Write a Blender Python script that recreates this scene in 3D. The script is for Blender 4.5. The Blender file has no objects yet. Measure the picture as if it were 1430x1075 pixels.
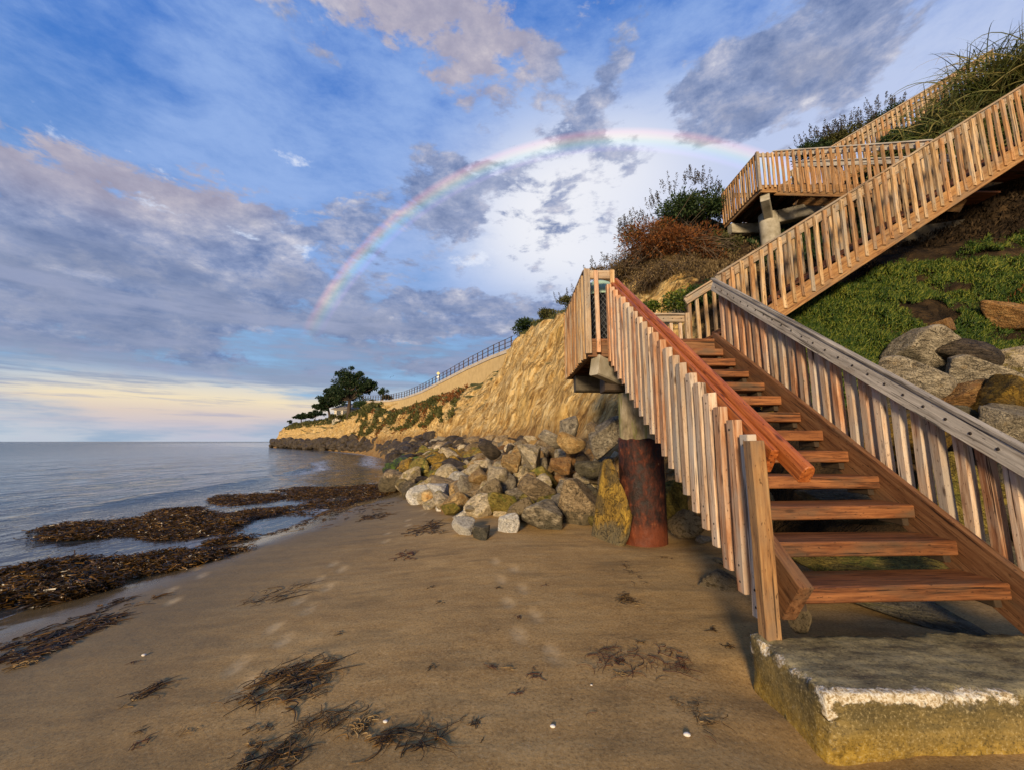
import bpy, math, random
import numpy as np
from mathutils import Matrix, Vector, Quaternion

rnd = random.Random(7)
S = bpy.context.scene

# ------------------------------------------------------------------ camera
W_PX, H_PX, F_PX = 1430.0, 1075.0, 567.0
PITCH = math.atan(78.5 / F_PX)
CAM = np.array([0.0, 0.0, 1.4])
cam = bpy.data.cameras.new("camera")
cam.sensor_width = 36.0
cam.lens = F_PX / W_PX * 36.0
cam.clip_start, cam.clip_end = 0.05, 60000.0
camo = bpy.data.objects.new("camera", cam)
S.collection.objects.link(camo)
camo.location = CAM
camo.rotation_euler = (math.pi / 2 + PITCH, 0, 0)
S.camera = camo

# ------------------------------------------------------------------ light, sky, exposure
SUN_AZ, SUN_EL = math.radians(197.0), math.radians(13.0)     # low sun behind the camera, opposite the rainbow
sun_from = Vector((math.sin(SUN_AZ) * math.cos(SUN_EL), math.cos(SUN_AZ) * math.cos(SUN_EL), math.sin(SUN_EL)))
sl = bpy.data.lights.new("sun", 'SUN')
sl.energy, sl.angle, sl.color = 5.0, math.radians(9.0), (1.0, 0.77, 0.49)
so = bpy.data.objects.new("sun", sl)
S.collection.objects.link(so)
so.rotation_euler = (-sun_from).to_track_quat('-Z', 'Y').to_euler()
S.view_settings.view_transform = 'Standard'
S.view_settings.look = 'None'
S.view_settings.exposure = 0.0
S.view_settings.gamma = 1.0
S.view_settings.use_curve_mapping = False
S.render.engine = 'CYCLES'
S.cycles.use_denoising = True
S.cycles.max_bounces = 6
S.cycles.sample_clamp_indirect = 4.0


def ray(px, py):
    x, y = (px - W_PX / 2) / F_PX, (H_PX / 2 - py) / F_PX
    c, s = math.cos(PITCH), math.sin(PITCH)
    return np.array([x, c - y * s, s + y * c])


def D(px, py, z):                       # a pixel at a camera depth
    return CAM + ray(px, py) * z


def G(px, py, z=0.0):                   # a pixel on a horizontal plane
    r = ray(px, py)
    return CAM + r * ((z - CAM[2]) / r[2])


def YP(px, py, y):                      # a pixel on a plane y = const
    r = ray(px, py)
    return CAM + r * (y / r[1])


# ------------------------------------------------------------------ node helpers
class NT:
    def __init__(self, tree):
        self.t = tree
        self.n, self.l = tree.nodes, tree.links

    def link(self, v, sock):
        if isinstance(v, bpy.types.NodeSocket):
            self.l.new(v, sock)
        elif v is not None:
            if hasattr(sock, "default_value"):
                dv = sock.default_value
                if isinstance(v, (tuple, list)) and hasattr(dv, "__len__") and len(dv) == 4 and len(v) == 3:
                    v = (*v, 1.0)
                sock.default_value = v

    def m(self, op, a, b=None, c=None, clamp=False):
        n = self.n.new('ShaderNodeMath'); n.operation = op; n.use_clamp = clamp
        self.link(a, n.inputs[0]); self.link(b, n.inputs[1]); self.link(c, n.inputs[2])
        return n.outputs[0]

    def vm(self, op, a, b=None, s=None):
        n = self.n.new('ShaderNodeVectorMath'); n.operation = op
        self.link(a, n.inputs[0]); self.link(b, n.inputs[1])
        if s is not None: self.link(s, n.inputs[3])
        return n.outputs['Value'] if op in ('DOT_PRODUCT', 'LENGTH') else n.outputs[0]

    def mix(self, f, a, b, mode='MIX'):
        n = self.n.new('ShaderNodeMix'); n.data_type = 'RGBA'; n.blend_type = mode
        self.link(f, n.inputs[0]); self.link(a, n.inputs[6]); self.link(b, n.inputs[7])
        return n.outputs[2]

    def ss(self, v, a, b, lo=0.0, hi=1.0):
        n = self.n.new('ShaderNodeMapRange'); n.interpolation_type = 'SMOOTHSTEP'
        self.link(v, n.inputs[0]); n.inputs[1].default_value = a; n.inputs[2].default_value = b
        n.inputs[3].default_value = lo; n.inputs[4].default_value = hi
        return n.outputs[0]

    def noise(self, v, scale=1.0, detail=4.0, rough=0.55, dist=0.0, out=0, kind='FBM'):
        n = self.n.new('ShaderNodeTexNoise'); n.noise_dimensions = '3D'
        self.link(v, n.inputs['Vector'])
        n.inputs['Scale'].default_value = scale; n.inputs['Detail'].default_value = detail
        n.inputs['Roughness'].default_value = rough; n.inputs['Distortion'].default_value = dist
        return n.outputs[out]

    def vor(self, v, scale=1.0, feature='F1', out='Distance', randomness=1.0):
        n = self.n.new('ShaderNodeTexVoronoi'); n.feature = feature
        self.link(v, n.inputs['Vector']); n.inputs['Scale'].default_value = scale
        n.inputs['Randomness'].default_value = randomness
        return n.outputs[out]

    def map(self, v, scale=(1, 1, 1), rot=(0, 0, 0), loc=(0, 0, 0)):
        n = self.n.new('ShaderNodeMapping')
        self.link(v, n.inputs[0]); n.inputs[1].default_value = loc
        n.inputs[2].default_value = rot; n.inputs[3].default_value = scale
        return n.outputs[0]

    def ramp(self, f, stops):
        n = self.n.new('ShaderNodeValToRGB')
        e = n.color_ramp.elements
        e[0].position, e[0].color = stops[0][0], (*stops[0][1], 1)
        e[1].position, e[1].color = stops[-1][0], (*stops[-1][1], 1)
        for p, c in stops[1:-1]:
            k = e.new(p); k.color = (*c, 1)
        self.link(f, n.inputs[0])
        return n.outputs[0]

    def bump(self, h, strength=0.5, dist=0.01, normal=None):
        n = self.n.new('ShaderNodeBump')
        n.inputs['Strength'].default_value = strength; n.inputs['Distance'].default_value = dist
        self.link(h, n.inputs['Height'])
        if normal is not None: self.link(normal, n.inputs['Normal'])
        return n.outputs[0]

    def sep(self, v):
        n = self.n.new('ShaderNodeSeparateXYZ'); self.link(v, n.inputs[0])
        return n.outputs

    def comb(self, x, y, z):
        n = self.n.new('ShaderNodeCombineXYZ')
        self.link(x, n.inputs[0]); self.link(y, n.inputs[1]); self.link(z, n.inputs[2])
        return n.outputs[0]


def srgb(r, g, b):
    f = lambda c: (c / 255 / 12.92) if c / 255 <= 0.04045 else ((c / 255 + 0.055) / 1.055) ** 2.4
    return (f(r), f(g), f(b))


# ------------------------------------------------------------------ world
SKY_STRENGTH = 0.1
world = bpy.data.worlds.new("World")
S.world = world
world.use_nodes = True
world.node_tree.nodes.clear()
t = NT(world.node_tree)


def build_sky():
    tc = t.n.new('ShaderNodeTexCoord')
    d = t.vm('NORMALIZE', tc.outputs['Generated'])
    x, y, z = t.sep(d)
    sky = t.n.new('ShaderNodeTexSky'); sky.sky_type = 'NISHITA'; sky.sun_disc = False
    sky.sun_elevation = SUN_EL; sky.sun_rotation = SUN_AZ
    sky.air_density = 1.0; sky.dust_density = 0.6; sky.ozone_density = 2.5
    base = sky.outputs[0]
    zc = t.m('MAXIMUM', z, 0.0)
    az = t.m('ARCTAN2', x, y)
    el = t.m('ARCSINE', z)
    k = t.m('ADD', zc, 0.16)
    P = t.comb(t.m('DIVIDE', x, k), t.m('DIVIDE', y, k), 0.0)       # flat cloud deck seen in perspective

    def cl(c, s=1.0): return tuple(v / SKY_STRENGTH * s for v in srgb(*c))

    def blob(px, py, rx, ry, tilt=0.0):
        r = ray(px, py); r = r / np.linalg.norm(r)
        a0, e0 = math.atan2(r[0], r[1]), math.asin(r[2])
        da, de = t.m('SUBTRACT', az, a0), t.m('SUBTRACT', el, e0)
        ct, st = math.cos(tilt), math.sin(tilt)
        u = t.m('ADD', t.m('MULTIPLY', da, ct / rx), t.m('MULTIPLY', de, st / rx))
        v = t.m('ADD', t.m('MULTIPLY', da, -st / ry), t.m('MULTIPLY', de, ct / ry))
        q = t.m('ADD', t.m('MULTIPLY', u, u), t.m('MULTIPLY', v, v))
        return t.m('EXPONENT', t.m('MULTIPLY', q, -1.0))

    def total(lst):
        s = None
        for w, b in lst:
            q = t.m('MULTIPLY', blob(*b), w)
            s = q if s is None else t.m('ADD', s, q)
        return s

    warp = t.vm('SCALE', t.vm('SUBTRACT', t.noise(d, 5.0, 2, out=1), (0.5, 0.5, 0.5)), s=0.35)
    dw = t.vm('ADD', d, t.vm('SCALE', warp, s=0.12))
    dstretch = t.map(dw, scale=(1.0, 1.0, 1.9))
    n_big = t.noise(dstretch, 4.2, 7, 0.62)
    n_fine = t.noise(dstretch, 12.0, 8, 0.66)
    n_puff = t.noise(dstretch, 26.0, 5, 0.62)
    n_str = t.noise(t.map(d, scale=(1.6, 1.6, 11.0), rot=(0.0, 0.06, 0)), 3.0, 6, 0.6)       # streaks low in the sky
    n_cir = t.noise(t.map(dw, scale=(1.3, 1.6, 3.4), rot=(0, 0.35, 0)), 3.2, 8, 0.66)

    # the clear part of the sky: deep blue between the clouds
    bl = t.mix(t.ss(el, 0.0, 0.75), cl((150, 190, 226)), cl((56, 120, 212)))
    sunward = t.vm('DOT_PRODUCT', d, (math.sin(SUN_AZ), math.cos(SUN_AZ), 0.0))
    base = t.mix(t.ss(sunward, 0.45, -0.25, 0.0, 0.84), base, bl)
    # thin white veil
    veil = total([(1.1, (900, 270, 0.50, 0.24)), (0.55, (1230, 180, 0.5, 0.35)), (0.55, (760, 400, 0.30, 0.10)),
                  (0.42, (360, 170, 0.34, 0.18, -0.4)), (0.40, (600, 140, 0.4, 0.2)), (0.3, (150, 300, 0.5, 0.16)), (0.5, (820, 330, 0.2, 0.14))])
    vfac = t.m('ADD', veil, t.m('MULTIPLY', t.m('SUBTRACT', n_cir, 0.45), 1.9))
    vfac = t.ss(vfac, 0.0, 1.0)
    veil_c = t.mix(t.ss(total([(1.0, (830, 300, 0.42, 0.22))]), 0.1, 0.9), cl((150, 180, 232)), cl((246, 246, 250)))
    veil_c = t.mix(t.ss(total([(1.0, (1250, 260, 0.5, 0.35))]), 0.1, 0.9), veil_c, cl((196, 208, 238)))
    col = t.mix(t.m('MULTIPLY', vfac, 0.93), base, veil_c)
    # bright scraps
    scr = total([(0.6, (300, 300, 0.16, 0.05)), (0.7, (370, 335, 0.12, 0.06)), (0.7, (60, 165, 0.05, 0.02, -0.5)),
                 (0.5, (600, 275, 0.10, 0.05)), (0.6, (690, 370, 0.18, 0.05)), (0.5, (400, 215, 0.06, 0.03)), (0.45, (60, 390, 0.2, 0.03)), (0.4, (200, 290, 0.25, 0.06))])
    sfac = t.ss(t.m('ADD', scr, t.m('MULTIPLY', t.m('SUBTRACT', n_fine, 0.52), 3.2)), 0.55, 1.15)
    col = t.mix(t.m('MULTIPLY', sfac, 0.8), col, cl((232, 238, 252)))
    # grey and mauve cloud masses
    mass = total([(0.50, (60, 330, 0.34, 0.13)), (0.42, (230, 330, 0.28, 0.14)), (0.42, (290, 240, 0.10, 0.06)), (0.42, (40, 215, 0.16, 0.06)),
                  (0.55, (460, 310, 0.22, 0.08, 0.25)), (0.95, (640, 275, 0.17, 0.09, 0.35)), (0.55, (770, 320, 0.15, 0.07, -0.2)),
                  (0.50, (500, 410, 0.5, 0.07)), (0.62, (180, 450, 0.6, 0.08)), (0.62, (680, 450, 0.26, 0.05)),
                  (0.95, (1060, 105, 0.17, 0.085, 0.42)), (0.70, (1190, 60, 0.17, 0.08, 0.3)), (0.6, (960, 130, 0.06, 0.04)),
                  (0.62, (840, 130, 0.13, 0.045, 0.7)), (0.55, (765, 90, 0.05, 0.04)), (0.5, (850, 210, 0.1, 0.04)),
                  (0.62, (640, 20, 0.25, 0.13, -0.3)), (0.5, (400, -60, 0.4, 0.16)), (-0.8, (120, 70, 0.34, 0.15)), (-0.4, (470, 190, 0.22, 0.07)), (-0.4, (520, 110, 0.2, 0.08))])
    n_mid = t.noise(t.map(dw, scale=(1.0, 1.0, 2.4)), 7.5, 7, 0.62)
    mv = t.m('ADD', mass, t.m('MULTIPLY', t.m('SUBTRACT', n_big, 0.5), 1.7))
    mv = t.m('ADD', mv, t.m('MULTIPLY', t.m('SUBTRACT', n_mid, 0.5), 2.6))
    mv = t.m('ADD', mv, t.m('MULTIPLY', t.m('SUBTRACT', n_puff, 0.5), 0.7))
    mfac = t.ss(mv, 0.26, 0.62)
    mc = t.ramp(t.m('ADD', t.m('MULTIPLY', n_fine, 0.65), t.m('ADD', t.m('MULTIPLY', n_big, 0.2), t.m('MULTIPLY', n_puff, 0.3))),
                [(0.45, cl((104, 124, 168))), (0.56, cl((140, 154, 190))), (0.66, cl((182, 186, 208))), (0.75, cl((224, 222, 230)))])
    warm = t.ss(total([(0.8, (640, 30, 0.3, 0.12)), (0.7, (270, 230, 0.2, 0.07)), (0.7, (60, 220, 0.25, 0.08)), (0.4, (560, 30, 0.3, 0.2))]), 0.05, 0.8)
    mc = t.mix(t.m('MULTIPLY', warm, 0.55), mc, cl((190, 174, 178)))
    mc = t.mix(t.ss(sunward, -0.1, 0.7, 0.0, 0.8), mc, cl((236, 190, 140)))
    core = t.ss(mv, 0.75, 1.5)
    mc = t.mix(t.m('MULTIPLY', core, 0.50), mc, cl((108, 122, 158)))
    col = t.mix(t.m('MULTIPLY', mfac, 0.94), col, mc)
    # low grey-blue bank with streaks, then the glow at the sea's edge
    bank = t.m('MULTIPLY', t.ss(el, 0.40, 0.24), t.ss(el, 0.085, 0.14))
    bfac = t.m('MULTIPLY', bank, t.ss(t.m('ADD', n_str, t.m('MULTIPLY', n_big, 0.35)), 0.48, 0.76))
    bc = t.mix(t.ss(n_str, 0.35, 0.65), cl((112, 128, 160)), cl((150, 160, 190)))
    col = t.mix(t.m('MULTIPLY', bfac, 0.85), col, bc)
    low = t.ss(t.m('ADD', el, t.m('MULTIPLY', t.m('SUBTRACT', n_str, 0.5), 0.16)), 0.165, 0.105)
    glow_c = t.ramp(t.m('MULTIPLY', el, 7.5), [(0.0, cl((190, 190, 208))), (0.20, cl((206, 196, 204))), (0.42, cl((226, 206, 192))), (0.62, cl((248, 228, 190))), (0.82, cl((226, 220, 208))), (1.0, cl((160, 176, 204)))])
    warmth = t.ss(t.m('ADD', total([(1.0, (320, 565, 0.24, 0.075)), (0.2, (60, 560, 0.3, 0.05))]), t.m('MULTIPLY', t.m('SUBTRACT', n_str, 0.5), 1.5)), 0.15, 0.85)
    glow_c = t.mix(warmth, t.mix(t.ss(n_str, 0.4, 0.62), cl((158, 178, 202)), cl((196, 206, 216))), glow_c)
    gl = t.m('MULTIPLY', low, t.ss(t.m('ADD', n_str, t.m('MULTIPLY', t.ss(el, 0.15, 0.05), 0.32)), 0.38, 0.62))
    col = t.mix(t.m('MULTIPLY', gl, 0.92), col, glow_c)
    n_thin = t.noise(t.map(d, scale=(1.0, 1.0, 16.0), rot=(0.0, 0.02, 0)), 4.0, 6, 0.62)
    thin = t.m('MULTIPLY', t.m('MULTIPLY', t.ss(el, 0.02, 0.06), t.ss(el, 0.20, 0.12)), t.ss(n_thin, 0.46, 0.62))
    col = t.mix(t.m('MULTIPLY', thin, 0.75), col, t.mix(t.ss(el, 0.05, 0.12), cl((176, 176, 196)), cl((140, 156, 184))))
    # rainbow: a ring of 42 degrees about the point opposite the (real) sun
    rb_az, rb_el = math.radians(10.5), math.radians(-2.0)
    anti = (math.sin(rb_az) * math.cos(rb_el), math.cos(rb_az) * math.cos(rb_el), math.sin(rb_el))
    ang = t.m('ARCCOSINE', t.vm('DOT_PRODUCT', d, anti))
    RB = math.radians(40.4)
    q = t.m('DIVIDE', t.m('SUBTRACT', ang, RB - math.radians(1.5)), math.radians(2.6))
    hue = t.ramp(q, [(0.0, (0, 0, 0)), (0.14, (0.10, 0.06, 0.20)), (0.32, (0.03, 0.14, 0.16)), (0.46, (0.12, 0.24, 0.05)), (0.62, (0.42, 0.28, 0.02)), (0.80, (0.46, 0.14, 0.03)), (1.0, (0, 0, 0))])
    inner = t.ss(ang, RB, RB - math.radians(9), 1.0, 0.0)
    inside = t.m('MULTIPLY', t.ss(ang, RB + 0.005, RB - 0.012), inner)
    fade = t.m('MULTIPLY', t.ss(el, 0.20, 0.34), t.ss(n_big, 0.15, 0.5, 0.7, 1.0))
    vis = t.m('MULTIPLY', fade, 0.62 / SKY_STRENGTH)
    rb = t.vm('SCALE', hue, s=t.m('MULTIPLY', vis, 0.85))
    col = t.mix(1.0, col, rb, 'ADD')
    col = t.mix(t.m('MULTIPLY', t.m('MULTIPLY', inside, fade), 0.10), col, cl((235, 235, 245)))
    bg = t.n.new('ShaderNodeBackground')
    t.link(col, bg.inputs[0]); bg.inputs[1].default_value = SKY_STRENGTH
    out = t.n.new('ShaderNodeOutputWorld')
    t.l.new(bg.outputs[0], out.inputs[0])


build_sky()


# ------------------------------------------------------------------ materials
MATS = {}


def new_mat(name):
    m = bpy.data.materials.new(name); m.use_nodes = True
    m.node_tree.nodes.clear()
    n = NT(m.node_tree)
    p = n.n.new('ShaderNodeBsdfPrincipled')
    o = n.n.new('ShaderNodeOutputMaterial')
    n.l.new(p.outputs[0], o.inputs[0])
    MATS[name] = m
    return m, n, p


def setp(n, p, col=None, rough=None, spec=None, normal=None, **kw):
    if col is not None: n.link(col, p.inputs['Base Color'])
    if rough is not None: n.link(rough, p.inputs['Roughness'])
    if spec is not None: p.inputs['Specular IOR Level'].default_value = spec
    if normal is not None: n.link(normal, p.inputs['Normal'])
    for k, v in kw.items(): n.link(v, p.inputs[k.replace('_', ' ')])


def obj_coord(n, jitter=True):
    tc = n.n.new('ShaderNodeTexCoord')
    if not jitter: return tc.outputs['Object'], None
    oi = n.n.new('ShaderNodeObjectInfo')
    off = n.comb(n.m('MULTIPLY', oi.outputs['Random'], 37.0), n.m('MULTIPLY', oi.outputs['Random'], 91.0), n.m('MULTIPLY', oi.outputs['Random'], 53.0))
    return n.vm('ADD', tc.outputs['Object'], off), oi.outputs['Random']


def wood(name, dark, mid, light, grey=None, grey_amt=0.0, rough=0.7, knots=0.8, var=0.50, spec=0.3):
    m, n, p = new_mat(name)
    v, r = obj_coord(n)
    g1 = n.noise(n.map(v, (26, 26, 1.6)), 1.0, 6, 0.65, 0.6)
    g2 = n.noise(n.map(v, (85, 85, 6)), 1.0, 4, 0.65)
    blot = n.noise(n.map(v, (5, 5, 1.7)), 1.0, 4, 0.6)
    f = n.m('ADD', n.m('MULTIPLY', g1, 0.62), n.m('MULTIPLY', g2, 0.38))
    col = n.ramp(f, [(0.36, dark), (0.47, mid), (0.63, light)])
    if grey is not None:
        col = n.mix(n.m('MULTIPLY', n.ss(blot, 0.50 - grey_amt * 0.4, 0.78 - grey_amt * 0.4), 0.92), col, n.mix(g1, tuple(c * 0.55 for c in grey), grey))
    kv = n.vor(n.map(v, (11, 11, 3.0)), 1.0)
    kn = n.m('MULTIPLY', n.ss(kv, 0.17, 0.05), knots)
    col = n.mix(kn, col, tuple(c * 0.35 for c in dark))
    spk = n.m('MULTIPLY', n.ss(n.noise(n.map(v, (75, 75, 28)), 1.0, 3, 0.6), 0.62, 0.70), 0.75)
    col = n.mix(spk, col, tuple(c * 0.4 for c in dark))
    crack = n.m('MULTIPLY', n.ss(n.noise(n.map(v, (48, 48, 1.3)), 1.0, 3, 0.55), 0.61, 0.67), 0.85)
    col = n.mix(crack, col, tuple(c * 0.25 for c in dark))
    br = n.m('ADD', 1.0 - var / 2, n.m('MULTIPLY', r, var))
    col = n.mix(1.0, col, n.comb(br, br, br), 'MULTIPLY')
    h = n.m('SUBTRACT', n.m('ADD', n.m('MULTIPLY', g1, 0.6), n.m('MULTIPLY', g2, 0.4)), n.m('MULTIPLY', crack, 0.5))
    setp(n, p, col, n.ss(g1, 0.2, 0.8, rough - 0.08, min(1, rough + 0.12)), spec, n.bump(h, 0.75, 0.006))
    return m


wood('baluster_pale', (0.19, 0.085, 0.042), (0.46, 0.305, 0.19), (0.68, 0.54, 0.40), (0.58, 0.51, 0.43), 0.26, 0.8)
wood('baluster_red', (0.17, 0.055, 0.020), (0.42, 0.20, 0.095), (0.64, 0.42, 0.26), (0.56, 0.46, 0.36), 0.22, 0.75)
wood('baluster_gold', (0.17, 0.075, 0.026), (0.42, 0.255, 0.115), (0.62, 0.45, 0.26), (0.48, 0.41, 0.32), 0.20, 0.8)
wood('baluster_brown', (0.15, 0.060, 0.020), (0.37, 0.19, 0.075), (0.52, 0.31, 0.15), (0.40, 0.32, 0.24), 0.14, 0.8)
wood('rail_grey', (0.17, 0.145, 0.12), (0.42, 0.385, 0.335), (0.64, 0.59, 0.52), (0.36, 0.29, 0.22), 0.02, 0.75, 0.3, 0.15)
wood('rail_old', (0.06, 0.052, 0.046), (0.21, 0.19, 0.17), (0.42, 0.385, 0.345), (0.30, 0.26, 0.22), 0.05, 0.8, 0.3, 0.15)
wood('rail_tan', (0.14, 0.085, 0.045), (0.36, 0.25, 0.155), (0.50, 0.39, 0.27), (0.34, 0.31, 0.27), 0.2, 0.8, 0.4, 0.25)
wood('handrail_orange', (0.12, 0.026, 0.006), (0.34, 0.088, 0.018), (0.52, 0.165, 0.040), None, 0, 0.45, 0.8, 0.15, 0.4)
wood('tread_wood', (0.035, 0.012, 0.005), (0.17, 0.060, 0.020), (0.34, 0.135, 0.044), (0.13, 0.085, 0.05), 0.08, 0.55, 0.5, 0.4, 0.4)
wood('stringer_wood', (0.055, 0.022, 0.009), (0.17, 0.074, 0.030), (0.27, 0.135, 0.06), (0.14, 0.09, 0.055), 0.1, 0.65, 0.4, 0.3)
wood('stringer_gold', (0.10, 0.040, 0.013), (0.29, 0.145, 0.052), (0.44, 0.26, 0.11), (0.26, 0.17, 0.1), 0.15, 0.75, 0.4, 0.2)


def rock_mat(name, a, b, spots=None, spot_amt=0.0, rough=0.85, scale=3.0, low=None):
    m, n, p = new_mat(name)
    v, r = obj_coord(n)
    g = n.noise(v, scale, 7, 0.62)
    g2 = n.noise(v, scale * 7, 5, 0.65)
    g3 = n.noise(n.map(v, (1, 1, 3.2), (0.5, 0.4, 0)), scale * 1.6, 4, 0.6)
    f = n.m('ADD', n.m('MULTIPLY', g, 0.6), n.m('MULTIPLY', g3, 0.4))
    col = n.ramp(f, [(0.34, tuple(c * 0.55 for c in a)), (0.48, a), (0.62, b)])
    if spots is not None:
        col = n.mix(n.m('MULTIPLY', n.ss(n.noise(v, scale * 0.9, 5, 0.6), 0.62 - spot_amt * 0.3, 0.74 - spot_amt * 0.3), 0.9), col, n.mix(g2, tuple(c * 0.6 for c in spots), spots))
    col = n.mix(n.m('MULTIPLY', n.ss(g2, 0.60, 0.42), 0.35), col, tuple(c * 0.3 for c in a))
    crk = n.m('MULTIPLY', n.ss(n.m('ABSOLUTE', n.m('SUBTRACT', n.noise(n.map(v, (1, 1, 1.8), (0.3, 0.2, 0)), scale * 0.8, 5, 0.6, 1.0), 0.5)), 0.018, 0.0), 0.75)
    col = n.mix(crk, col, tuple(c * 0.22 for c in a))
    col = n.mix(n.m('MULTIPLY', n.ss(n.noise(v, scale * 16, 4, 0.7), 0.56, 0.68), 0.45), col, tuple(min(1, c * 1.5) for c in b))
    br = n.m('ADD', 0.8, n.m('MULTIPLY', r, 0.45))
    col = n.mix(1.0, col, n.comb(br, br, br), 'MULTIPLY')
    if low is not None:                       # what grows on the foot of rocks that the tide reaches
        geo = n.n.new('ShaderNodeNewGeometry')
        zz = n.sep(geo.outputs['Position'])[2]
        col = n.mix(n.m('MULTIPLY', n.ss(n.m('ADD', zz, n.m('MULTIPLY', n.m('SUBTRACT', g, 0.5), 0.9)), 0.32, 0.10), 0.8), col, n.mix(g2, tuple(c * 0.45 for c in low), low))
    h = n.m('SUBTRACT', n.m('ADD', n.m('MULTIPLY', g, 0.6), n.m('ADD', n.m('MULTIPLY', g2, 0.3), n.m('MULTIPLY', g3, 0.4))), n.m('MULTIPLY', crk, 0.3))
    setp(n, p, col, rough, 0.3, n.bump(h, 1.0, 0.10))
    return m


rock_mat('rock_brown', (0.26, 0.185, 0.10), (0.43, 0.325, 0.19), (0.42, 0.35, 0.25), 0.1, low=(0.10, 0.085, 0.05))
rock_mat('rock_grey', (0.27, 0.225, 0.155), (0.47, 0.405, 0.29), (0.35, 0.25, 0.13), 0.1, low=(0.10, 0.09, 0.055))
rock_mat('rock_tan', (0.42, 0.265, 0.10), (0.60, 0.42, 0.19), (0.42, 0.20, 0.05), 0.25)
rock_mat('rock_white', (0.72, 0.67, 0.57), (0.88, 0.85, 0.78), (0.45, 0.33, 0.18), 0.1, scale=4)
rock_mat('rock_orange', (0.34, 0.17, 0.055), (0.48, 0.29, 0.11), (0.25, 0.17, 0.1), 0.2)
rock_mat('rock_yellow', (0.27, 0.16, 0.025), (0.46, 0.29, 0.045), (0.13, 0.095, 0.04), 0.45, low=(0.20, 0.17, 0.10))
rock_mat('rock_pale', (0.54, 0.43, 0.27), (0.72, 0.61, 0.42), (0.40, 0.31, 0.06), 0.25)
rock_mat('rock_dark', (0.050, 0.038, 0.026), (0.115, 0.085, 0.055), (0.16, 0.12, 0.06), 0.1, 0.6)
rock_mat('rock_algae', (0.025, 0.035, 0.014), (0.07, 0.10, 0.02), (0.11, 0.17, 0.012), 0.6, 0.55)
rock_mat('rock_moss', (0.24, 0.18, 0.035), (0.44, 0.34, 0.08), (0.13, 0.15, 0.02), 0.35)
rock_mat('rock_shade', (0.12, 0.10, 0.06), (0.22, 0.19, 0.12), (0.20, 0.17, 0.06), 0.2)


def barnacle_mat():
    m, n, p = new_mat('barnacle_rock')
    v, r = obj_coord(n)
    d1 = n.vor(v, 55.0)
    d2 = n.vor(v, 24.0)
    patch = n.ss(n.noise(v, 6.0, 4, 0.6), 0.36, 0.52)
    col = n.ramp(d1, [(0.10, (0.05, 0.035, 0.018)), (0.35, (0.22, 0.155, 0.075)), (0.65, (0.40, 0.31, 0.18))])
    col = n.mix(patch, (0.12, 0.085, 0.04), col)
    h = n.m('SUBTRACT', 1.0, n.m('ADD', n.m('MULTIPLY', d1, 0.6), n.m('MULTIPLY', d2, 0.5)))
    setp(n, p, col, 0.85, 0.25, n.bump(h, 1.0, 0.03))


barnacle_mat()


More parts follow.
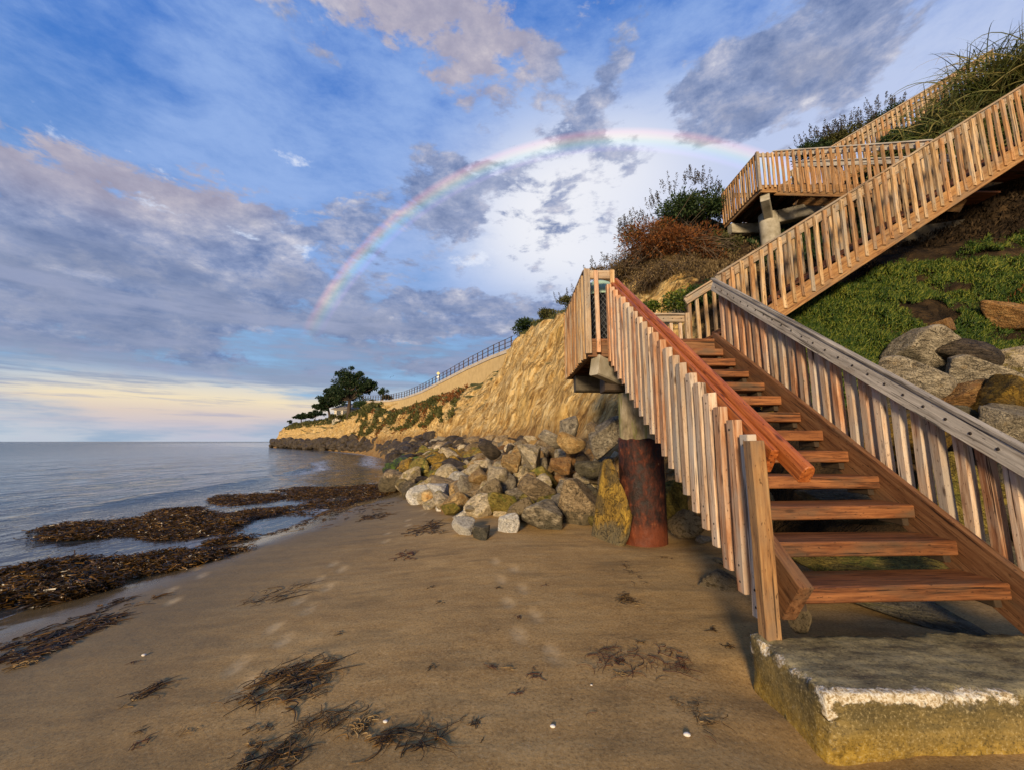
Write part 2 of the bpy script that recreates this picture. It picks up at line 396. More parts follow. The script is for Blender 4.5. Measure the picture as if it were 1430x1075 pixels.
def sand_mat():
    m, n, p = new_mat('sand')
    geo = n.n.new('ShaderNodeNewGeometry')
    P = geo.outputs['Position']
    x, y, z = n.sep(P)
    a = n.noise(P, 0.8, 6, 0.6)
    b = n.noise(P, 9.0, 6, 0.65)
    g = n.noise(P, 55.0, 6, 0.78)
    st = n.noise(n.map(P, (1.0, 5.0, 1), (0, 0, 0.5)), 1.4, 5, 0.62)
    f = n.m('ADD', n.m('ADD', n.m('MULTIPLY', a, 0.42), n.m('MULTIPLY', b, 0.20)), n.m('MULTIPLY', st, 0.38))
    col = n.ramp(f, [(0.36, (0.30, 0.175, 0.058)), (0.50, (0.44, 0.272, 0.098)), (0.64, (0.55, 0.36, 0.145))])
    col = n.mix(n.m('MULTIPLY', n.ss(g, 0.50, 0.62), 0.55), col, (0.14, 0.078, 0.026))
    col = n.mix(n.m('MULTIPLY', n.ss(g, 0.46, 0.36), 0.45), col, (0.66, 0.47, 0.24))
    col = n.mix(n.m('MULTIPLY', n.ss(n.noise(P, 24.0, 5, 0.75), 0.64, 0.70), 0.8), col, (0.06, 0.035, 0.016))
    col = n.mix(n.m('MULTIPLY', n.ss(n.noise(P, 190.0, 1, 0.5), 0.70, 0.76), 0.8), col, (0.5, 0.42, 0.30))
    wet = n.ss(n.m('ADD', z, n.m('MULTIPLY', n.m('SUBTRACT', a, 0.5), 0.16)), -0.02, -0.27)
    vwet = n.ss(n.m('ADD', z, n.m('MULTIPLY', n.m('SUBTRACT', a, 0.5), 0.10)), -0.26, -0.36)
    damp = n.ss(n.m('ADD', y, n.m('MULTIPLY', n.m('SUBTRACT', a, 0.5), 2.2)), 2.5, 1.6)
    col = n.mix(n.m('MULTIPLY', wet, 0.62), col, (0.14, 0.105, 0.048))
    col = n.mix(n.m('MULTIPLY', damp, 0.38), col, (0.13, 0.088, 0.036))
    col = n.mix(n.m('MULTIPLY', vwet, 0.6), col, (0.055, 0.045, 0.033))
    da = n.n.new('ShaderNodeAttribute'); da.attribute_name = 'dry'
    col = n.mix(n.m('MULTIPLY', da.outputs['Fac'], n.ss(b, 0.3, 0.6, 0.15, 0.6)), col, (0.66, 0.48, 0.25))
    mud = n.noise(n.map(P, (0.9, 2.6, 1), (0, 0, 0.35)), 1.1, 6, 0.62)
    col = n.mix(n.m('MULTIPLY', n.ss(mud, 0.53, 0.68), 0.45), col, (0.17, 0.115, 0.048))
    rough = n.m('SUBTRACT', 0.88, n.m('ADD', n.m('MULTIPLY', wet, 0.18), n.m('MULTIPLY', vwet, 0.56)))
    h = n.m('ADD', n.m('ADD', n.m('MULTIPLY', b, 0.55), n.m('MULTIPLY', g, 0.16)), n.m('MULTIPLY', st, 0.3))
    nb = n.n.new('ShaderNodeBump'); nb.inputs['Distance'].default_value = 0.035
    n.link(n.m('SUBTRACT', 0.34, n.m('MULTIPLY', vwet, 0.30)), nb.inputs['Strength']); n.link(h, nb.inputs['Height'])
    setp(n, p, col, rough, 0.35, nb.outputs[0])


sand_mat()


def sea_mat():
    m, n, p = new_mat('sea_water')
    geo = n.n.new('ShaderNodeNewGeometry')
    P = geo.outputs['Position']
    x, y, z = n.sep(P)
    att = n.n.new('ShaderNodeAttribute'); att.attribute_name = 'shore'
    sh = att.outputs['Fac']                                  # metres from the waterline
    w1 = n.noise(n.map(P, (1.0, 0.42, 1), (0, 0, -0.12)), 1.3, 5, 0.6, 0.4)
    w2 = n.noise(n.map(P, (1.0, 0.5, 1), (0, 0, 0.2)), 0.22, 5, 0.62, 0.3)
    w3 = n.noise(n.map(P, (1.0, 0.55, 1)), 5.5, 3, 0.6)
    deep = n.ss(sh, 0.5, 14.0)
    col = n.mix(deep, (0.045, 0.044, 0.042), (0.030, 0.105, 0.165))
    foam_n = n.noise(n.map(P, (1.0, 0.6, 1)), 3.2, 8, 0.72, 0.6)
    edge = n.m('MULTIPLY', n.ss(n.m('ADD', sh, n.m('MULTIPLY', n.m('SUBTRACT', w2, 0.5), 5.0)), 2.6, 0.3), n.ss(foam_n, 0.52, 0.62))
    attf = n.n.new('ShaderNodeAttribute'); attf.attribute_name = 'foam'
    brk = n.m('MULTIPLY', attf.outputs['Fac'], n.ss(foam_n, 0.40, 0.56))
    foam = n.m('MAXIMUM', n.m('MULTIPLY', edge, 0.55), brk)
    col = n.mix(foam, col, (0.66, 0.68, 0.72))
    hh = n.m('ADD', n.m('ADD', n.m('MULTIPLY', w1, 0.30), n.m('MULTIPLY', w2, 0.62)), n.m('MULTIPLY', w3, 0.06))
    nb = n.n.new('ShaderNodeBump'); nb.inputs['Distance'].default_value = 1.1
    n.link(n.m('ADD', n.ss(sh, 0.0, 9.0, 0.08, 0.60), n.ss(sh, 18.0, 140.0, 0.0, 0.6)), nb.inputs['Strength']); n.link(hh, nb.inputs['Height'])
    setp(n, p, col, n.m('ADD', n.ss(sh, 2.0, 60.0, 0.07, 0.16), n.m('MULTIPLY', foam, 0.6)), None, nb.outputs[0], IOR=1.33)
    n.link(n.ss(sh, 6.0, 80.0, 0.5, 0.08), p.inputs['Specular IOR Level'])


sea_mat()


def bluff_mat():
    m, n, p = new_mat('bluff_earth')
    geo = n.n.new('ShaderNodeNewGeometry')
    P, N = geo.outputs['Position'], geo.outputs['Normal']
    x, y, z = n.sep(P)
    nz = n.sep(N)[2]
    att = n.n.new('ShaderNodeAttribute'); att.attribute_name = 'soil'
    soil = att.outputs['Fac']
    a = n.noise(P, 0.35, 6, 0.6)
    b = n.noise(P, 2.4, 7, 0.65)
    sdir = (0.10, -0.55, 0.83)
    along = n.vm('SCALE', sdir, s=n.m('MULTIPLY', n.vm('DOT_PRODUCT', P, sdir), 0.80))
    Pg = n.vm('SUBTRACT', P, along)
    gouge = n.noise(Pg, 3.0, 8, 0.68, 0.5)
    strat = n.noise(n.map(P, (0.15, 0.15, 2.6), (0.06, -0.05, 0)), 1.0, 5, 0.6)
    f = n.m('ADD', n.m('MULTIPLY', gouge, 0.70), n.m('ADD', n.m('MULTIPLY', strat, 0.15), n.m('MULTIPLY', b, 0.15)))
    rock = n.ramp(f, [(0.38, (0.19, 0.095, 0.024)), (0.45, (0.46, 0.275, 0.085)), (0.52, (0.68, 0.46, 0.18)), (0.62, (0.80, 0.63, 0.33))])
    rock = n.mix(n.m('MULTIPLY', n.ss(a, 0.52, 0.68), 0.55), rock, (0.56, 0.36, 0.10))
    crev = n.m('MULTIPLY', n.ss(n.m('ABSOLUTE', n.m('SUBTRACT', n.noise(Pg, 1.7, 6, 0.6, 0.9), 0.5)), 0.045, 0.0), n.ss(b, 0.38, 0.55))
    rock = n.mix(n.m('MULTIPLY', crev, 0.5), rock, (0.16, 0.08, 0.022))
    wetfoot = n.ss(n.m('ADD', z, n.m('MULTIPLY', n.m('SUBTRACT', b, 0.5), 1.6)), 2.6, 1.3)
    rock = n.mix(n.m('MULTIPLY', wetfoot, 0.65), rock, (0.20, 0.10, 0.035))
    earth = n.ramp(n.noise(P, 3.0, 6, 0.65), [(0.35, (0.014, 0.009, 0.005)), (0.5, (0.036, 0.022, 0.010)), (0.68, (0.10, 0.060, 0.025))])  # earth darkened so its colour carries the shade under the second flight
    grass = n.ramp(n.noise(P, 1.2, 6, 0.7), [(0.35, (0.030, 0.045, 0.012)), (0.5, (0.070, 0.085, 0.022)), (0.66, (0.17, 0.13, 0.045))])
    top = n.m('MULTIPLY', n.ss(nz, 0.62, 0.86), n.ss(z, 3.0, 4.5))
    col = n.mix(top, rock, grass)
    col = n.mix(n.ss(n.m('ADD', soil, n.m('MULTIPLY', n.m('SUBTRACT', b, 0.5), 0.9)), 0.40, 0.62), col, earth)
    h = n.m('SUBTRACT', n.m('ADD', n.m('MULTIPLY', gouge, 0.8), n.m('MULTIPLY', b, 0.3)), n.m('MULTIPLY', crev, 0.25))
    setp(n, p, col, 0.92, 0.2, n.bump(h, 1.0, 0.24))


bluff_mat()


def leaf_mat(name, a, b, c=None, rough=0.6, trans=0.25, nscale=1.3):
    m, n, p = new_mat(name)
    geo = n.n.new('ShaderNodeNewGeometry')
    r = geo.outputs['Random Per Island']
    g = n.noise(geo.outputs['Position'], nscale, 3, 0.6)
    f = n.m('ADD', n.m('MULTIPLY', r, 0.55), n.m('MULTIPLY', g, 0.5))
    stops = [(0.22, a), (0.78, b)] if c is None else [(0.20, a), (0.55, b), (0.84, c)]
    col = n.ramp(f, stops)
    setp(n, p, col, rough, 0.3)
    tr = n.n.new('ShaderNodeBsdfTranslucent'); n.link(col, tr.inputs[0])
    mx = n.n.new('ShaderNodeMixShader'); mx.inputs[0].default_value = trans
    n.l.new(p.outputs[0], mx.inputs[1]); n.l.new(tr.outputs[0], mx.inputs[2])
    o = [k for k in n.n if k.type == 'OUTPUT_MATERIAL'][0]
    n.l.new(mx.outputs[0], o.inputs[0])


leaf_mat('leaf_ice', (0.010, 0.030, 0.004), (0.045, 0.088, 0.008), (0.24, 0.25, 0.035), 0.45, 0.2, 1.0)
leaf_mat('leaf_dark', (0.010, 0.026, 0.008), (0.030, 0.060, 0.016), (0.075, 0.100, 0.030))
leaf_mat('leaf_olive', (0.030, 0.040, 0.010), (0.085, 0.090, 0.024), (0.18, 0.155, 0.05))
leaf_mat('leaf_rust', (0.075, 0.024, 0.007), (0.18, 0.058, 0.014), (0.33, 0.14, 0.035), 0.8)
leaf_mat('leaf_bank_shade', (0.010, 0.006, 0.003), (0.030, 0.018, 0.008), (0.09, 0.058, 0.028), 0.9)  # dark dry twigs, with shade under the second flight put into their colour
leaf_mat('leaf_dry', (0.060, 0.040, 0.018), (0.17, 0.115, 0.050), (0.30, 0.22, 0.11), 0.85)
leaf_mat('leaf_tree', (0.008, 0.020, 0.008), (0.022, 0.046, 0.016), (0.055, 0.075, 0.026))
leaf_mat('leaf_grass', (0.045, 0.065, 0.014), (0.13, 0.15, 0.035), (0.34, 0.27, 0.10), 0.6)
leaf_mat('leaf_spike', (0.022, 0.020, 0.020), (0.050, 0.042, 0.036), (0.10, 0.085, 0.06), 0.85, 0.1)
leaf_mat('kelp', (0.016, 0.009, 0.004), (0.062, 0.034, 0.011), (0.20, 0.105, 0.026), 0.30, 0.1, 5.0)
leaf_mat('kelp_red', (0.040, 0.012, 0.008), (0.09, 0.028, 0.016), (0.17, 0.08, 0.03), 0.5, 0.1, 5.0)
leaf_mat('kelp_dry', (0.18, 0.10, 0.03), (0.34, 0.22, 0.09), (0.45, 0.32, 0.15), 0.7, 0.15, 5.0)


def simple(name, col, col2=None, rough=0.7, metal=0.0, scale=8.0, bump=0.2, spec=0.4):
    m, n, p = new_mat(name)
    v, r = obj_coord(n)
    g = n.noise(v, scale, 6, 0.65)
    col2 = col2 or tuple(c * 0.6 for c in col)
    setp(n, p, n.ramp(g, [(0.34, col2), (0.64, col)]), rough, spec, n.bump(g, bump, 0.01))
    p.inputs['Metallic'].default_value = metal
    return m


simple('bark', (0.10, 0.07, 0.045), (0.035, 0.024, 0.016), 0.9)
simple('twig', (0.16, 0.115, 0.075), (0.06, 0.042, 0.028), 0.9)
simple('green_paint', (0.40, 0.55, 0.42), (0.28, 0.42, 0.32), 0.5)
simple('wire_steel', (0.16, 0.17, 0.18), (0.08, 0.08, 0.085), 0.5, 0.6)
simple('liner_black', (0.02, 0.02, 0.022), (0.012, 0.012, 0.014), 0.45)
simple('bolt_steel', (0.06, 0.05, 0.045), (0.03, 0.02, 0.016), 0.6, 0.5)
simple('beam_concrete', (0.42, 0.38, 0.30), (0.22, 0.19, 0.13), 0.85, scale=4)
simple('beam_shade_tone', (0.12, 0.10, 0.07), (0.035, 0.028, 0.018), 0.85, scale=4)  # concrete darkened in its colour to stand for shade under the stairs
simple('wall_stucco', (0.58, 0.42, 0.20), (0.47, 0.33, 0.15), 0.9, scale=2)
simple('wall_cap', (0.55, 0.48, 0.40), (0.40, 0.34, 0.28), 0.9, scale=2)
simple('rail_iron', (0.085, 0.055, 0.036), (0.04, 0.025, 0.016), 0.85, 0.0, spec=0.15)
simple('roof_shingle', (0.30, 0.27, 0.24), (0.2, 0.18, 0.16), 0.8)
simple('house_wall', (0.66, 0.60, 0.50), (0.55, 0.50, 0.42), 0.85, scale=2)
simple('window_glass', (0.03, 0.035, 0.04), (0.02, 0.02, 0.025), 0.15)
simple('sign_yellow', (0.70, 0.60, 0.25), (0.6, 0.5, 0.2), 0.5)
simple('sign_white', (0.78, 0.78, 0.76), (0.7, 0.7, 0.68), 0.5)
simple('shell_white', (0.75, 0.72, 0.66), (0.55, 0.5, 0.44), 0.5)
simple('bird_dark', (0.03, 0.03, 0.03), (0.02, 0.02, 0.02), 0.6)
simple('tar_wood', (0.060, 0.038, 0.020), (0.022, 0.013, 0.008), 0.7)


def block_mat():
    m, n, p = new_mat('block_concrete')
    v, _ = obj_coord(n, False)
    x, y, z = n.sep(v)
    geo = n.n.new('ShaderNodeNewGeometry')
    nz = n.sep(geo.outputs['Normal'])[2]
    a = n.noise(v, 4.0, 7, 0.65)
    b = n.noise(v, 22.0, 5, 0.65)
    s = n.noise(n.map(v, (0.8, 0.8, 4.0)), 5.0, 5, 0.6)
    top = n.ramp(n.noise(n.map(v, (1, 2.6, 1)), 5.0, 6, 0.65), [(0.34, (0.085, 0.068, 0.036)), (0.48, (0.21, 0.175, 0.085)), (0.64, (0.36, 0.30, 0.155))])
    side = n.ramp(n.m('ADD', n.m('MULTIPLY', a, 0.6), n.m('MULTIPLY', s, 0.4)), [(0.34, (0.030, 0.026, 0.012)), (0.5, (0.115, 0.085, 0.028)), (0.66, (0.27, 0.185, 0.050))])
    gold = n.ramp(b, [(0.32, (0.14, 0.085, 0.012)), (0.6, (0.36, 0.23, 0.035)), (0.78, (0.50, 0.38, 0.12))])
    gz = n.ss(n.m('ADD', z, n.m('MULTIPLY', n.m('SUBTRACT', a, 0.5), 0.30)), 0.20, 0.02)
    side = n.mix(n.m('MULTIPLY', gz, 0.9), side, gold)
    col = n.mix(n.ss(nz, 0.5, 0.85), side, top)
    spk = n.noise(v, 75.0, 5, 0.72)
    col = n.mix(n.m('MULTIPLY', n.ss(spk, 0.53, 0.66), 0.6), col, (0.42, 0.34, 0.18))
    col = n.mix(n.m('MULTIPLY', n.ss(spk, 0.47, 0.36), 0.7), col, (0.03, 0.024, 0.012))
    ea = n.n.new('ShaderNodeAttribute'); ea.attribute_name = 'edge'
    pebb = n.noise(v, 60.0, 5, 0.7, 0.4)
    chip = n.ramp(pebb, [(0.30, (0.10, 0.065, 0.03)), (0.44, (0.42, 0.32, 0.18)), (0.56, (0.66, 0.61, 0.50)), (0.7, (0.80, 0.78, 0.70))])
    ef = n.ss(n.m('ADD', ea.outputs['Fac'], n.m('MULTIPLY', n.m('SUBTRACT', n.noise(v, 7.0, 7, 0.75), 0.5), 3.0)), 0.48, 0.70)
    col = n.mix(ef, col, chip)
    h = n.m('ADD', n.m('MULTIPLY', b, 0.5), n.m('MULTIPLY', n.m('MULTIPLY', pebb, ef), 0.8))
    setp(n, p, col, n.ss(a, 0.3, 0.7, 0.45, 0.85), 0.4, n.bump(h, 0.8, 0.012))


block_mat()


def pile_mat():
    m, n, p = new_mat('rusted_steel')
    v, _ = obj_coord(n, False)
    x, y, z = n.sep(v)
    a = n.noise(v, 5.0, 7, 0.68)
    b = n.noise(n.map(v, (1, 1, 0.45)), 16.0, 5, 0.65)
    col = n.ramp(n.m('ADD', n.m('MULTIPLY', a, 0.55), n.m('MULTIPLY', b, 0.45)), [(0.38, (0.006, 0.003, 0.003)), (0.47, (0.022, 0.007, 0.004)), (0.54, (0.060, 0.014, 0.006)), (0.60, (0.13, 0.032, 0.010)), (0.66, (0.36, 0.22, 0.12))])
    foot = n.ss(n.m('ADD', z, n.m('MULTIPLY', n.m('SUBTRACT', a, 0.5), 0.25)), 0.34, 0.18)
    col = n.mix(n.m('MULTIPLY', foot, 0.75), col, n.mix(b, (0.07, 0.014, 0.005), (0.24, 0.055, 0.014)))
    setp(n, p, col, n.ss(a, 0.3, 0.7, 0.5, 0.9), 0.4, n.bump(n.m('ADD', a, n.m('MULTIPLY', b, 0.6)), 1.0, 0.03))
    m, n, p = new_mat('pile_concrete')
    v, _ = obj_coord(n, False)
    x, y, z = n.sep(v)
    a = n.noise(n.map(v, (1, 1, 0.5)), 6.0, 7, 0.65)
    st = n.noise(n.map(v, (6, 6, 0.7)), 2.0, 5, 0.6)
    col = n.ramp(a, [(0.34, (0.10, 0.075, 0.045)), (0.5, (0.30, 0.24, 0.15)), (0.66, (0.50, 0.43, 0.31))])
    col = n.mix(n.m('MULTIPLY', n.ss(st, 0.47, 0.60), 0.8), col, (0.19, 0.20, 0.045))
    setp(n, p, col, 0.85, 0.3, n.bump(a, 0.9, 0.03))


pile_mat()

# ------------------------------------------------------------------ object helpers
WM = {}
COL = S.collection


def tag(o, label=None, cat=None, group=None, kind=None):
    if label: o['label'] = label
    if cat: o['category'] = cat
    if group: o['group'] = group
    if kind: o['kind'] = kind
    return o


def add(name, data, parent=None, M=None, mat=None):
    o = bpy.data.objects.new(name, data)
    COL.objects.link(o)
    M = M.copy() if M is not None else Matrix.Identity(4)
    WM[o.name] = M
    if parent is not None:
        o.parent = parent
        o.matrix_basis = WM[parent.name].inverted() @ M
    else:
        o.matrix_basis = M
    if mat is not None and data is not None:
        if len(data.materials) == 0:
            data.materials.append(MATS[mat])
        if data.materials[0] is not MATS[mat]:
            o.material_slots[0].link = 'OBJECT'
            o.material_slots[0].material = MATS[mat]
    return o


def empty(name, loc):
    o = add(name, None, None, Matrix.Translation(Vector(loc)))
    o.empty_display_size = 0.2
    return o


def mesh(name, v, f, smooth=False, mat=None):
    me = bpy.data.meshes.new(name)
    v = np.asarray(v, dtype=np.float32)
    if isinstance(f, np.ndarray):
        k = f.shape[1]
        me.vertices.add(len(v)); me.vertices.foreach_set('co', v.ravel())
        me.loops.add(f.size); me.loops.foreach_set('vertex_index', f.astype(np.int32).ravel())
        me.polygons.add(len(f)); me.polygons.foreach_set('loop_start', np.arange(0, f.size, k, dtype=np.int32))
        me.update(calc_edges=True)
    else:
        me.from_pydata([tuple(map(float, q)) for q in v], [], f)
        me.update()
    if smooth:
        me.polygons.foreach_set('use_smooth', np.ones(len(me.polygons), dtype=bool))
    if mat: me.materials.append(MATS[mat])
    return me


def attr(me, name, vals):
    a = me.attributes.new(name, 'FLOAT', 'POINT')
    a.data.foreach_set('value', np.asarray(vals, dtype=np.float32))


def frame(A, B, side):
    """matrix at A, local Z towards B, local X as near as can be to side"""
    A, B = Vector(A), Vector(B)
    z = (B - A).normalized()
    s = Vector(side)
    x = (s - z * s.dot(z)).normalized()
    y = z.cross(x)
    M = Matrix((x, y, z)).transposed().to_4x4()
    M.translation = A
    return M, (B - A).length


BOARD = {}


def board_mesh(L, w, th, variant=0, cham=0.006, warp=0.004):
    key = (round(L, 3), round(w, 3), round(th, 3), variant)
    if key in BOARD: return BOARD[key]
    r = random.Random(hash(key) % 99991)
    n = max(2, min(9, int(L / 0.18)))
    hw, ht = w / 2, th / 2
    c = min(cham, hw * 0.4, ht * 0.4)
    ring = [(-hw + c, -ht), (hw - c, -ht), (hw, -ht + c), (hw, ht - c), (hw - c, ht), (-hw + c, ht), (-hw, ht - c), (-hw, -ht + c)]
    vs, fs = [], []
    ax, ay = r.uniform(-warp, warp), r.uniform(-warp, warp)
    zs = [0, 0.004] + [L * i / n for i in range(1, n)] + [L - 0.004, L]
    for i, z in enumerate(zs):
        u = z / L
        sh = 0.93 if i in (0, len(zs) - 1) else 1.0 + r.uniform(-0.012, 0.012)
        bx, by = ax * math.sin(u * math.pi) + r.uniform(-1, 1) * warp * 0.15, ay * math.sin(u * 5) + r.uniform(-1, 1) * warp * 0.15
        skew = r.uniform(-0.004, 0.004) if i in (0, 1, len(zs) - 2, len(zs) - 1) else 0
        for q in ring:
            vs.append((q[0] * sh + bx, q[1] * sh + by, z + skew * (q[0] / hw)))
    for i in range(len(zs) - 1):
        for j in range(8):
            k = (j + 1) % 8
            fs.append((i * 8 + j, i * 8 + k, (i + 1) * 8 + k, (i + 1) * 8 + j))
    fs.append(tuple(range(7, -1, -1)))
    b = (len(zs) - 1) * 8
    fs.append(tuple(b + j for j in range(8)))
    me = mesh('board', vs, fs)
    BOARD[key] = me
    return me


def board(name, A, B, w, th, mat, parent=None, side=(1, 0, 0), variant=0, cham=0.006, warp=0.004):
    M, L = frame(A, B, side)
    return add(name, board_mesh(L, w, th, variant, cham, warp), parent, M, mat)


def tube_arrays(pts, rad, seg=6):
    """tube along a polyline, radius per point; returns verts, quads"""
    pts = [Vector(q) for q in pts]
    vs, fs = [], []
    up = Vector((0.3, 0.2, 1)).normalized()
    for i, q in enumerate(pts):
        d = (pts[min(i + 1, len(pts) - 1)] - pts[max(i - 1, 0)]).normalized()
        s = d.cross(up)
        if s.length < 1e-3: s = d.cross(Vector((1, 0, 0)))
        s.normalize(); w = s.cross(d)
        r = rad[i] if hasattr(rad, '__len__') else rad
        for k in range(seg):
            a = 2 * math.pi * k / seg
            vs.append(q + (s * math.cos(a) + w * math.sin(a)) * r)
    for i in range(len(pts) - 1):
        for k in range(seg):
            k2 = (k + 1) % seg
            fs.append((i * seg + k, i * seg + k2, (i + 1) * seg + k2, (i + 1) * seg + k))
    fs.append(tuple(range(seg)))
    fs.append(tuple(range((len(pts) - 1) * seg + seg - 1, (len(pts) - 1) * seg - 1, -1)))
    return vs, fs


def join(parts):
    vs, fs = [], []
    for v, f in parts:
        o = len(vs)
        vs.extend(v)
        fs.extend(tuple(i + o for i in q) for q in f)
    return vs, fs


def box_arrays(lo, hi):
    (a, b, c), (d, e, f) = lo, hi
    v = [(a, b, c), (d, b, c), (d, e, c), (a, e, c), (a, b, f), (d, b, f), (d, e, f), (a, e, f)]
    q = [(0, 3, 2, 1), (4, 5, 6, 7), (0, 1, 5, 4), (1, 2, 6, 5), (2, 3, 7, 6), (3, 0, 4, 7)]
    return v, q


def lathe(profile, seg=24):
    vs, fs = [], []
    for r, z in profile:
        for k in range(seg):
            a = 2 * math.pi * k / seg
            vs.append((r * math.cos(a), r * math.sin(a), z))
    for i in range(len(profile) - 1):
        for k in range(seg):
            k2 = (k + 1) % seg
            fs.append((i * seg + k, i * seg + k2, (i + 1) * seg + k2, (i + 1) * seg + k))
    return vs, fs


# ---- value noise in numpy
def _hash(ix, iy, iz, seed):
    h = (ix * 374761393 + iy * 668265263 + iz * 2147483647 + seed * 974711) & 0xFFFFFFFF
    h = ((h ^ (h >> 13)) * 1274126177) & 0xFFFFFFFF
    h = (h ^ (h >> 16)) & 0xFFFFFF
    return h / float(0xFFFFFF)


def vnoise(p, seed=0):
    p = np.asarray(p, dtype=np.float64)
    i = np.floor(p).astype(np.int64)
    f = p - i
    f = f * f * (3 - 2 * f)
    out = 0
    for dx in (0, 1):
        for dy in (0, 1):
            for dz in (0, 1):
                w = (f[:, 0] if dx else 1 - f[:, 0]) * (f[:, 1] if dy else 1 - f[:, 1]) * (f[:, 2] if dz else 1 - f[:, 2])
                out = out + w * _hash(i[:, 0] + dx, i[:, 1] + dy, i[:, 2] + dz, seed)
    return out


def fbm(p, oct=4, seed=0, gain=0.5):
    p = np.asarray(p, dtype=np.float64)
    s, a, t_ = 0, 1.0, 0
    for k in range(oct):
        s = s + a * (vnoise(p * 2 ** k + 17.3 * k, seed + k) - 0.5)
        t_ += a
        a *= gain
    return s / t_ * 2


def smooth(a, b, x):
    u = np.clip((x - a) / (b - a), 0, 1)
    return u * u * (3 - 2 * u)


# ------------------------------------------------------------------ sand
SEA_Z = -0.40
rs = np.random.RandomState(5)
FOOT = []
for (x0, y0, x1, y1, n_) in [(300, 985, 480, 775, 10), (215, 830, 330, 735, 7), (760, 960, 700, 790, 8), (600, 705, 520, 760, 6)]:
    a, b = G(x0, y0, -0.1), G(x1, y1, -0.1)
    d_ = (b - a) / np.linalg.norm(b - a)
    for i in range(n_):
        c = a + (b - a) * (i + 0.5) / n_ + np.array([-d_[1], d_[0], 0]) * (0.09 if i % 2 else -0.09)
        FOOT.append((c[0], c[1], math.atan2(d_[1], d_[0])))


def shore_x(y):                                   # x of the waterline at a distance y
    y = np.asarray(y, dtype=float)
    return np.interp(y, [-40, 0, 4, 7, 14, 20, 27, 34, 55, 90, 130, 150, 400], [-5.6, -5.3, -5.1, -4.9, -4.5, -4.9, -6.2, -9.5, -17, -42, -72, -95, -300])


def sand_h(x, y):
    x, y = np.asarray(x, float), np.asarray(y, float)
    sx = shore_x(y)
    u = x - sx                                    # metres up from the waterline
    h = np.where(u < 4.6, SEA_Z + 0.40 * (np.maximum(u, 0) / 4.6) ** 0.9 + np.where(u < 0, u * 0.05, 0), 0.0)
    h = np.where(u >= 4.6, 0.0 + 0.02 * np.minimum(u - 4.6, 8), h)
    p = np.stack([x, y, np.zeros_like(x)], -1)
    h = h + 0.028 * fbm(p * 0.45, 2, 3) + 0.006 * fbm(p * np.array([1.6, 4.0, 1]), 3, 9) * smooth(-0.5, 1.5, u)
    return h


def build_sand():
    xs = np.concatenate([np.linspace(-40, -8.2, 40), np.arange(-8, 4.5, 0.035), np.linspace(4.7, 18, 30)])
    ys = np.concatenate([np.linspace(-30, 0.5, 24), np.arange(0.7, 8.5, 0.035), np.geomspace(8.6, 120, 90)])
    X, Y = np.meshgrid(xs, ys)
    x, y = X.ravel(), Y.ravel()
    h = sand_h(x, y)
    p = np.stack([x, y, 0 * x], -1)
    near = ((x > -8) & (x < 4.5) & (y > 0.7) & (y < 8.5))
    h = h + near * 0.003 * fbm(p * 9.0, 3, 21)
    dry = np.zeros_like(x)
    for (fx, fy, a) in FOOT:
        m = (np.abs(x - fx) < 0.4) & (np.abs(y - fy) < 0.4)
        dx, dy = x[m] - fx, y[m] - fy
        u = dx * math.cos(a) + dy * math.sin(a); v = -dx * math.sin(a) + dy * math.cos(a)
        q = (u / 0.145) ** 2 + (v / 0.055) ** 2
        dry[m] = np.maximum(dry[m], np.exp(-q ** 2))
        h[m] += -0.006 * np.exp(-q ** 2) + 0.002 * np.exp(-((np.sqrt(q) - 1.35) / 0.25) ** 2)
    # scour round the block and the pile
    for (cx_, cy_, r, dpt) in [(1.35, 1.9, 0.30, 0.06), (1.4, 2.5, 0.22, 0.05), (1.87, 5.98, 0.45, 0.05), (2.1, 4.35, 0.4, 0.03)]:
        h -= dpt * np.exp(-((x - cx_) ** 2 + (y - cy_) ** 2) / r ** 2)
    nx, ny = len(xs), len(ys)
    idx = np.arange(nx * ny).reshape(ny, nx)
    f = np.stack([idx[:-1, :-1], idx[:-1, 1:], idx[1:, 1:], idx[1:, :-1]], -1).reshape(-1, 4)
    me = mesh('sand', np.stack([x, y, h], -1), f, True)
    attr(me, 'dry', dry)
    o = add('sand', me, None, None, 'sand')
    tag(o, kind='structure')


build_sand()


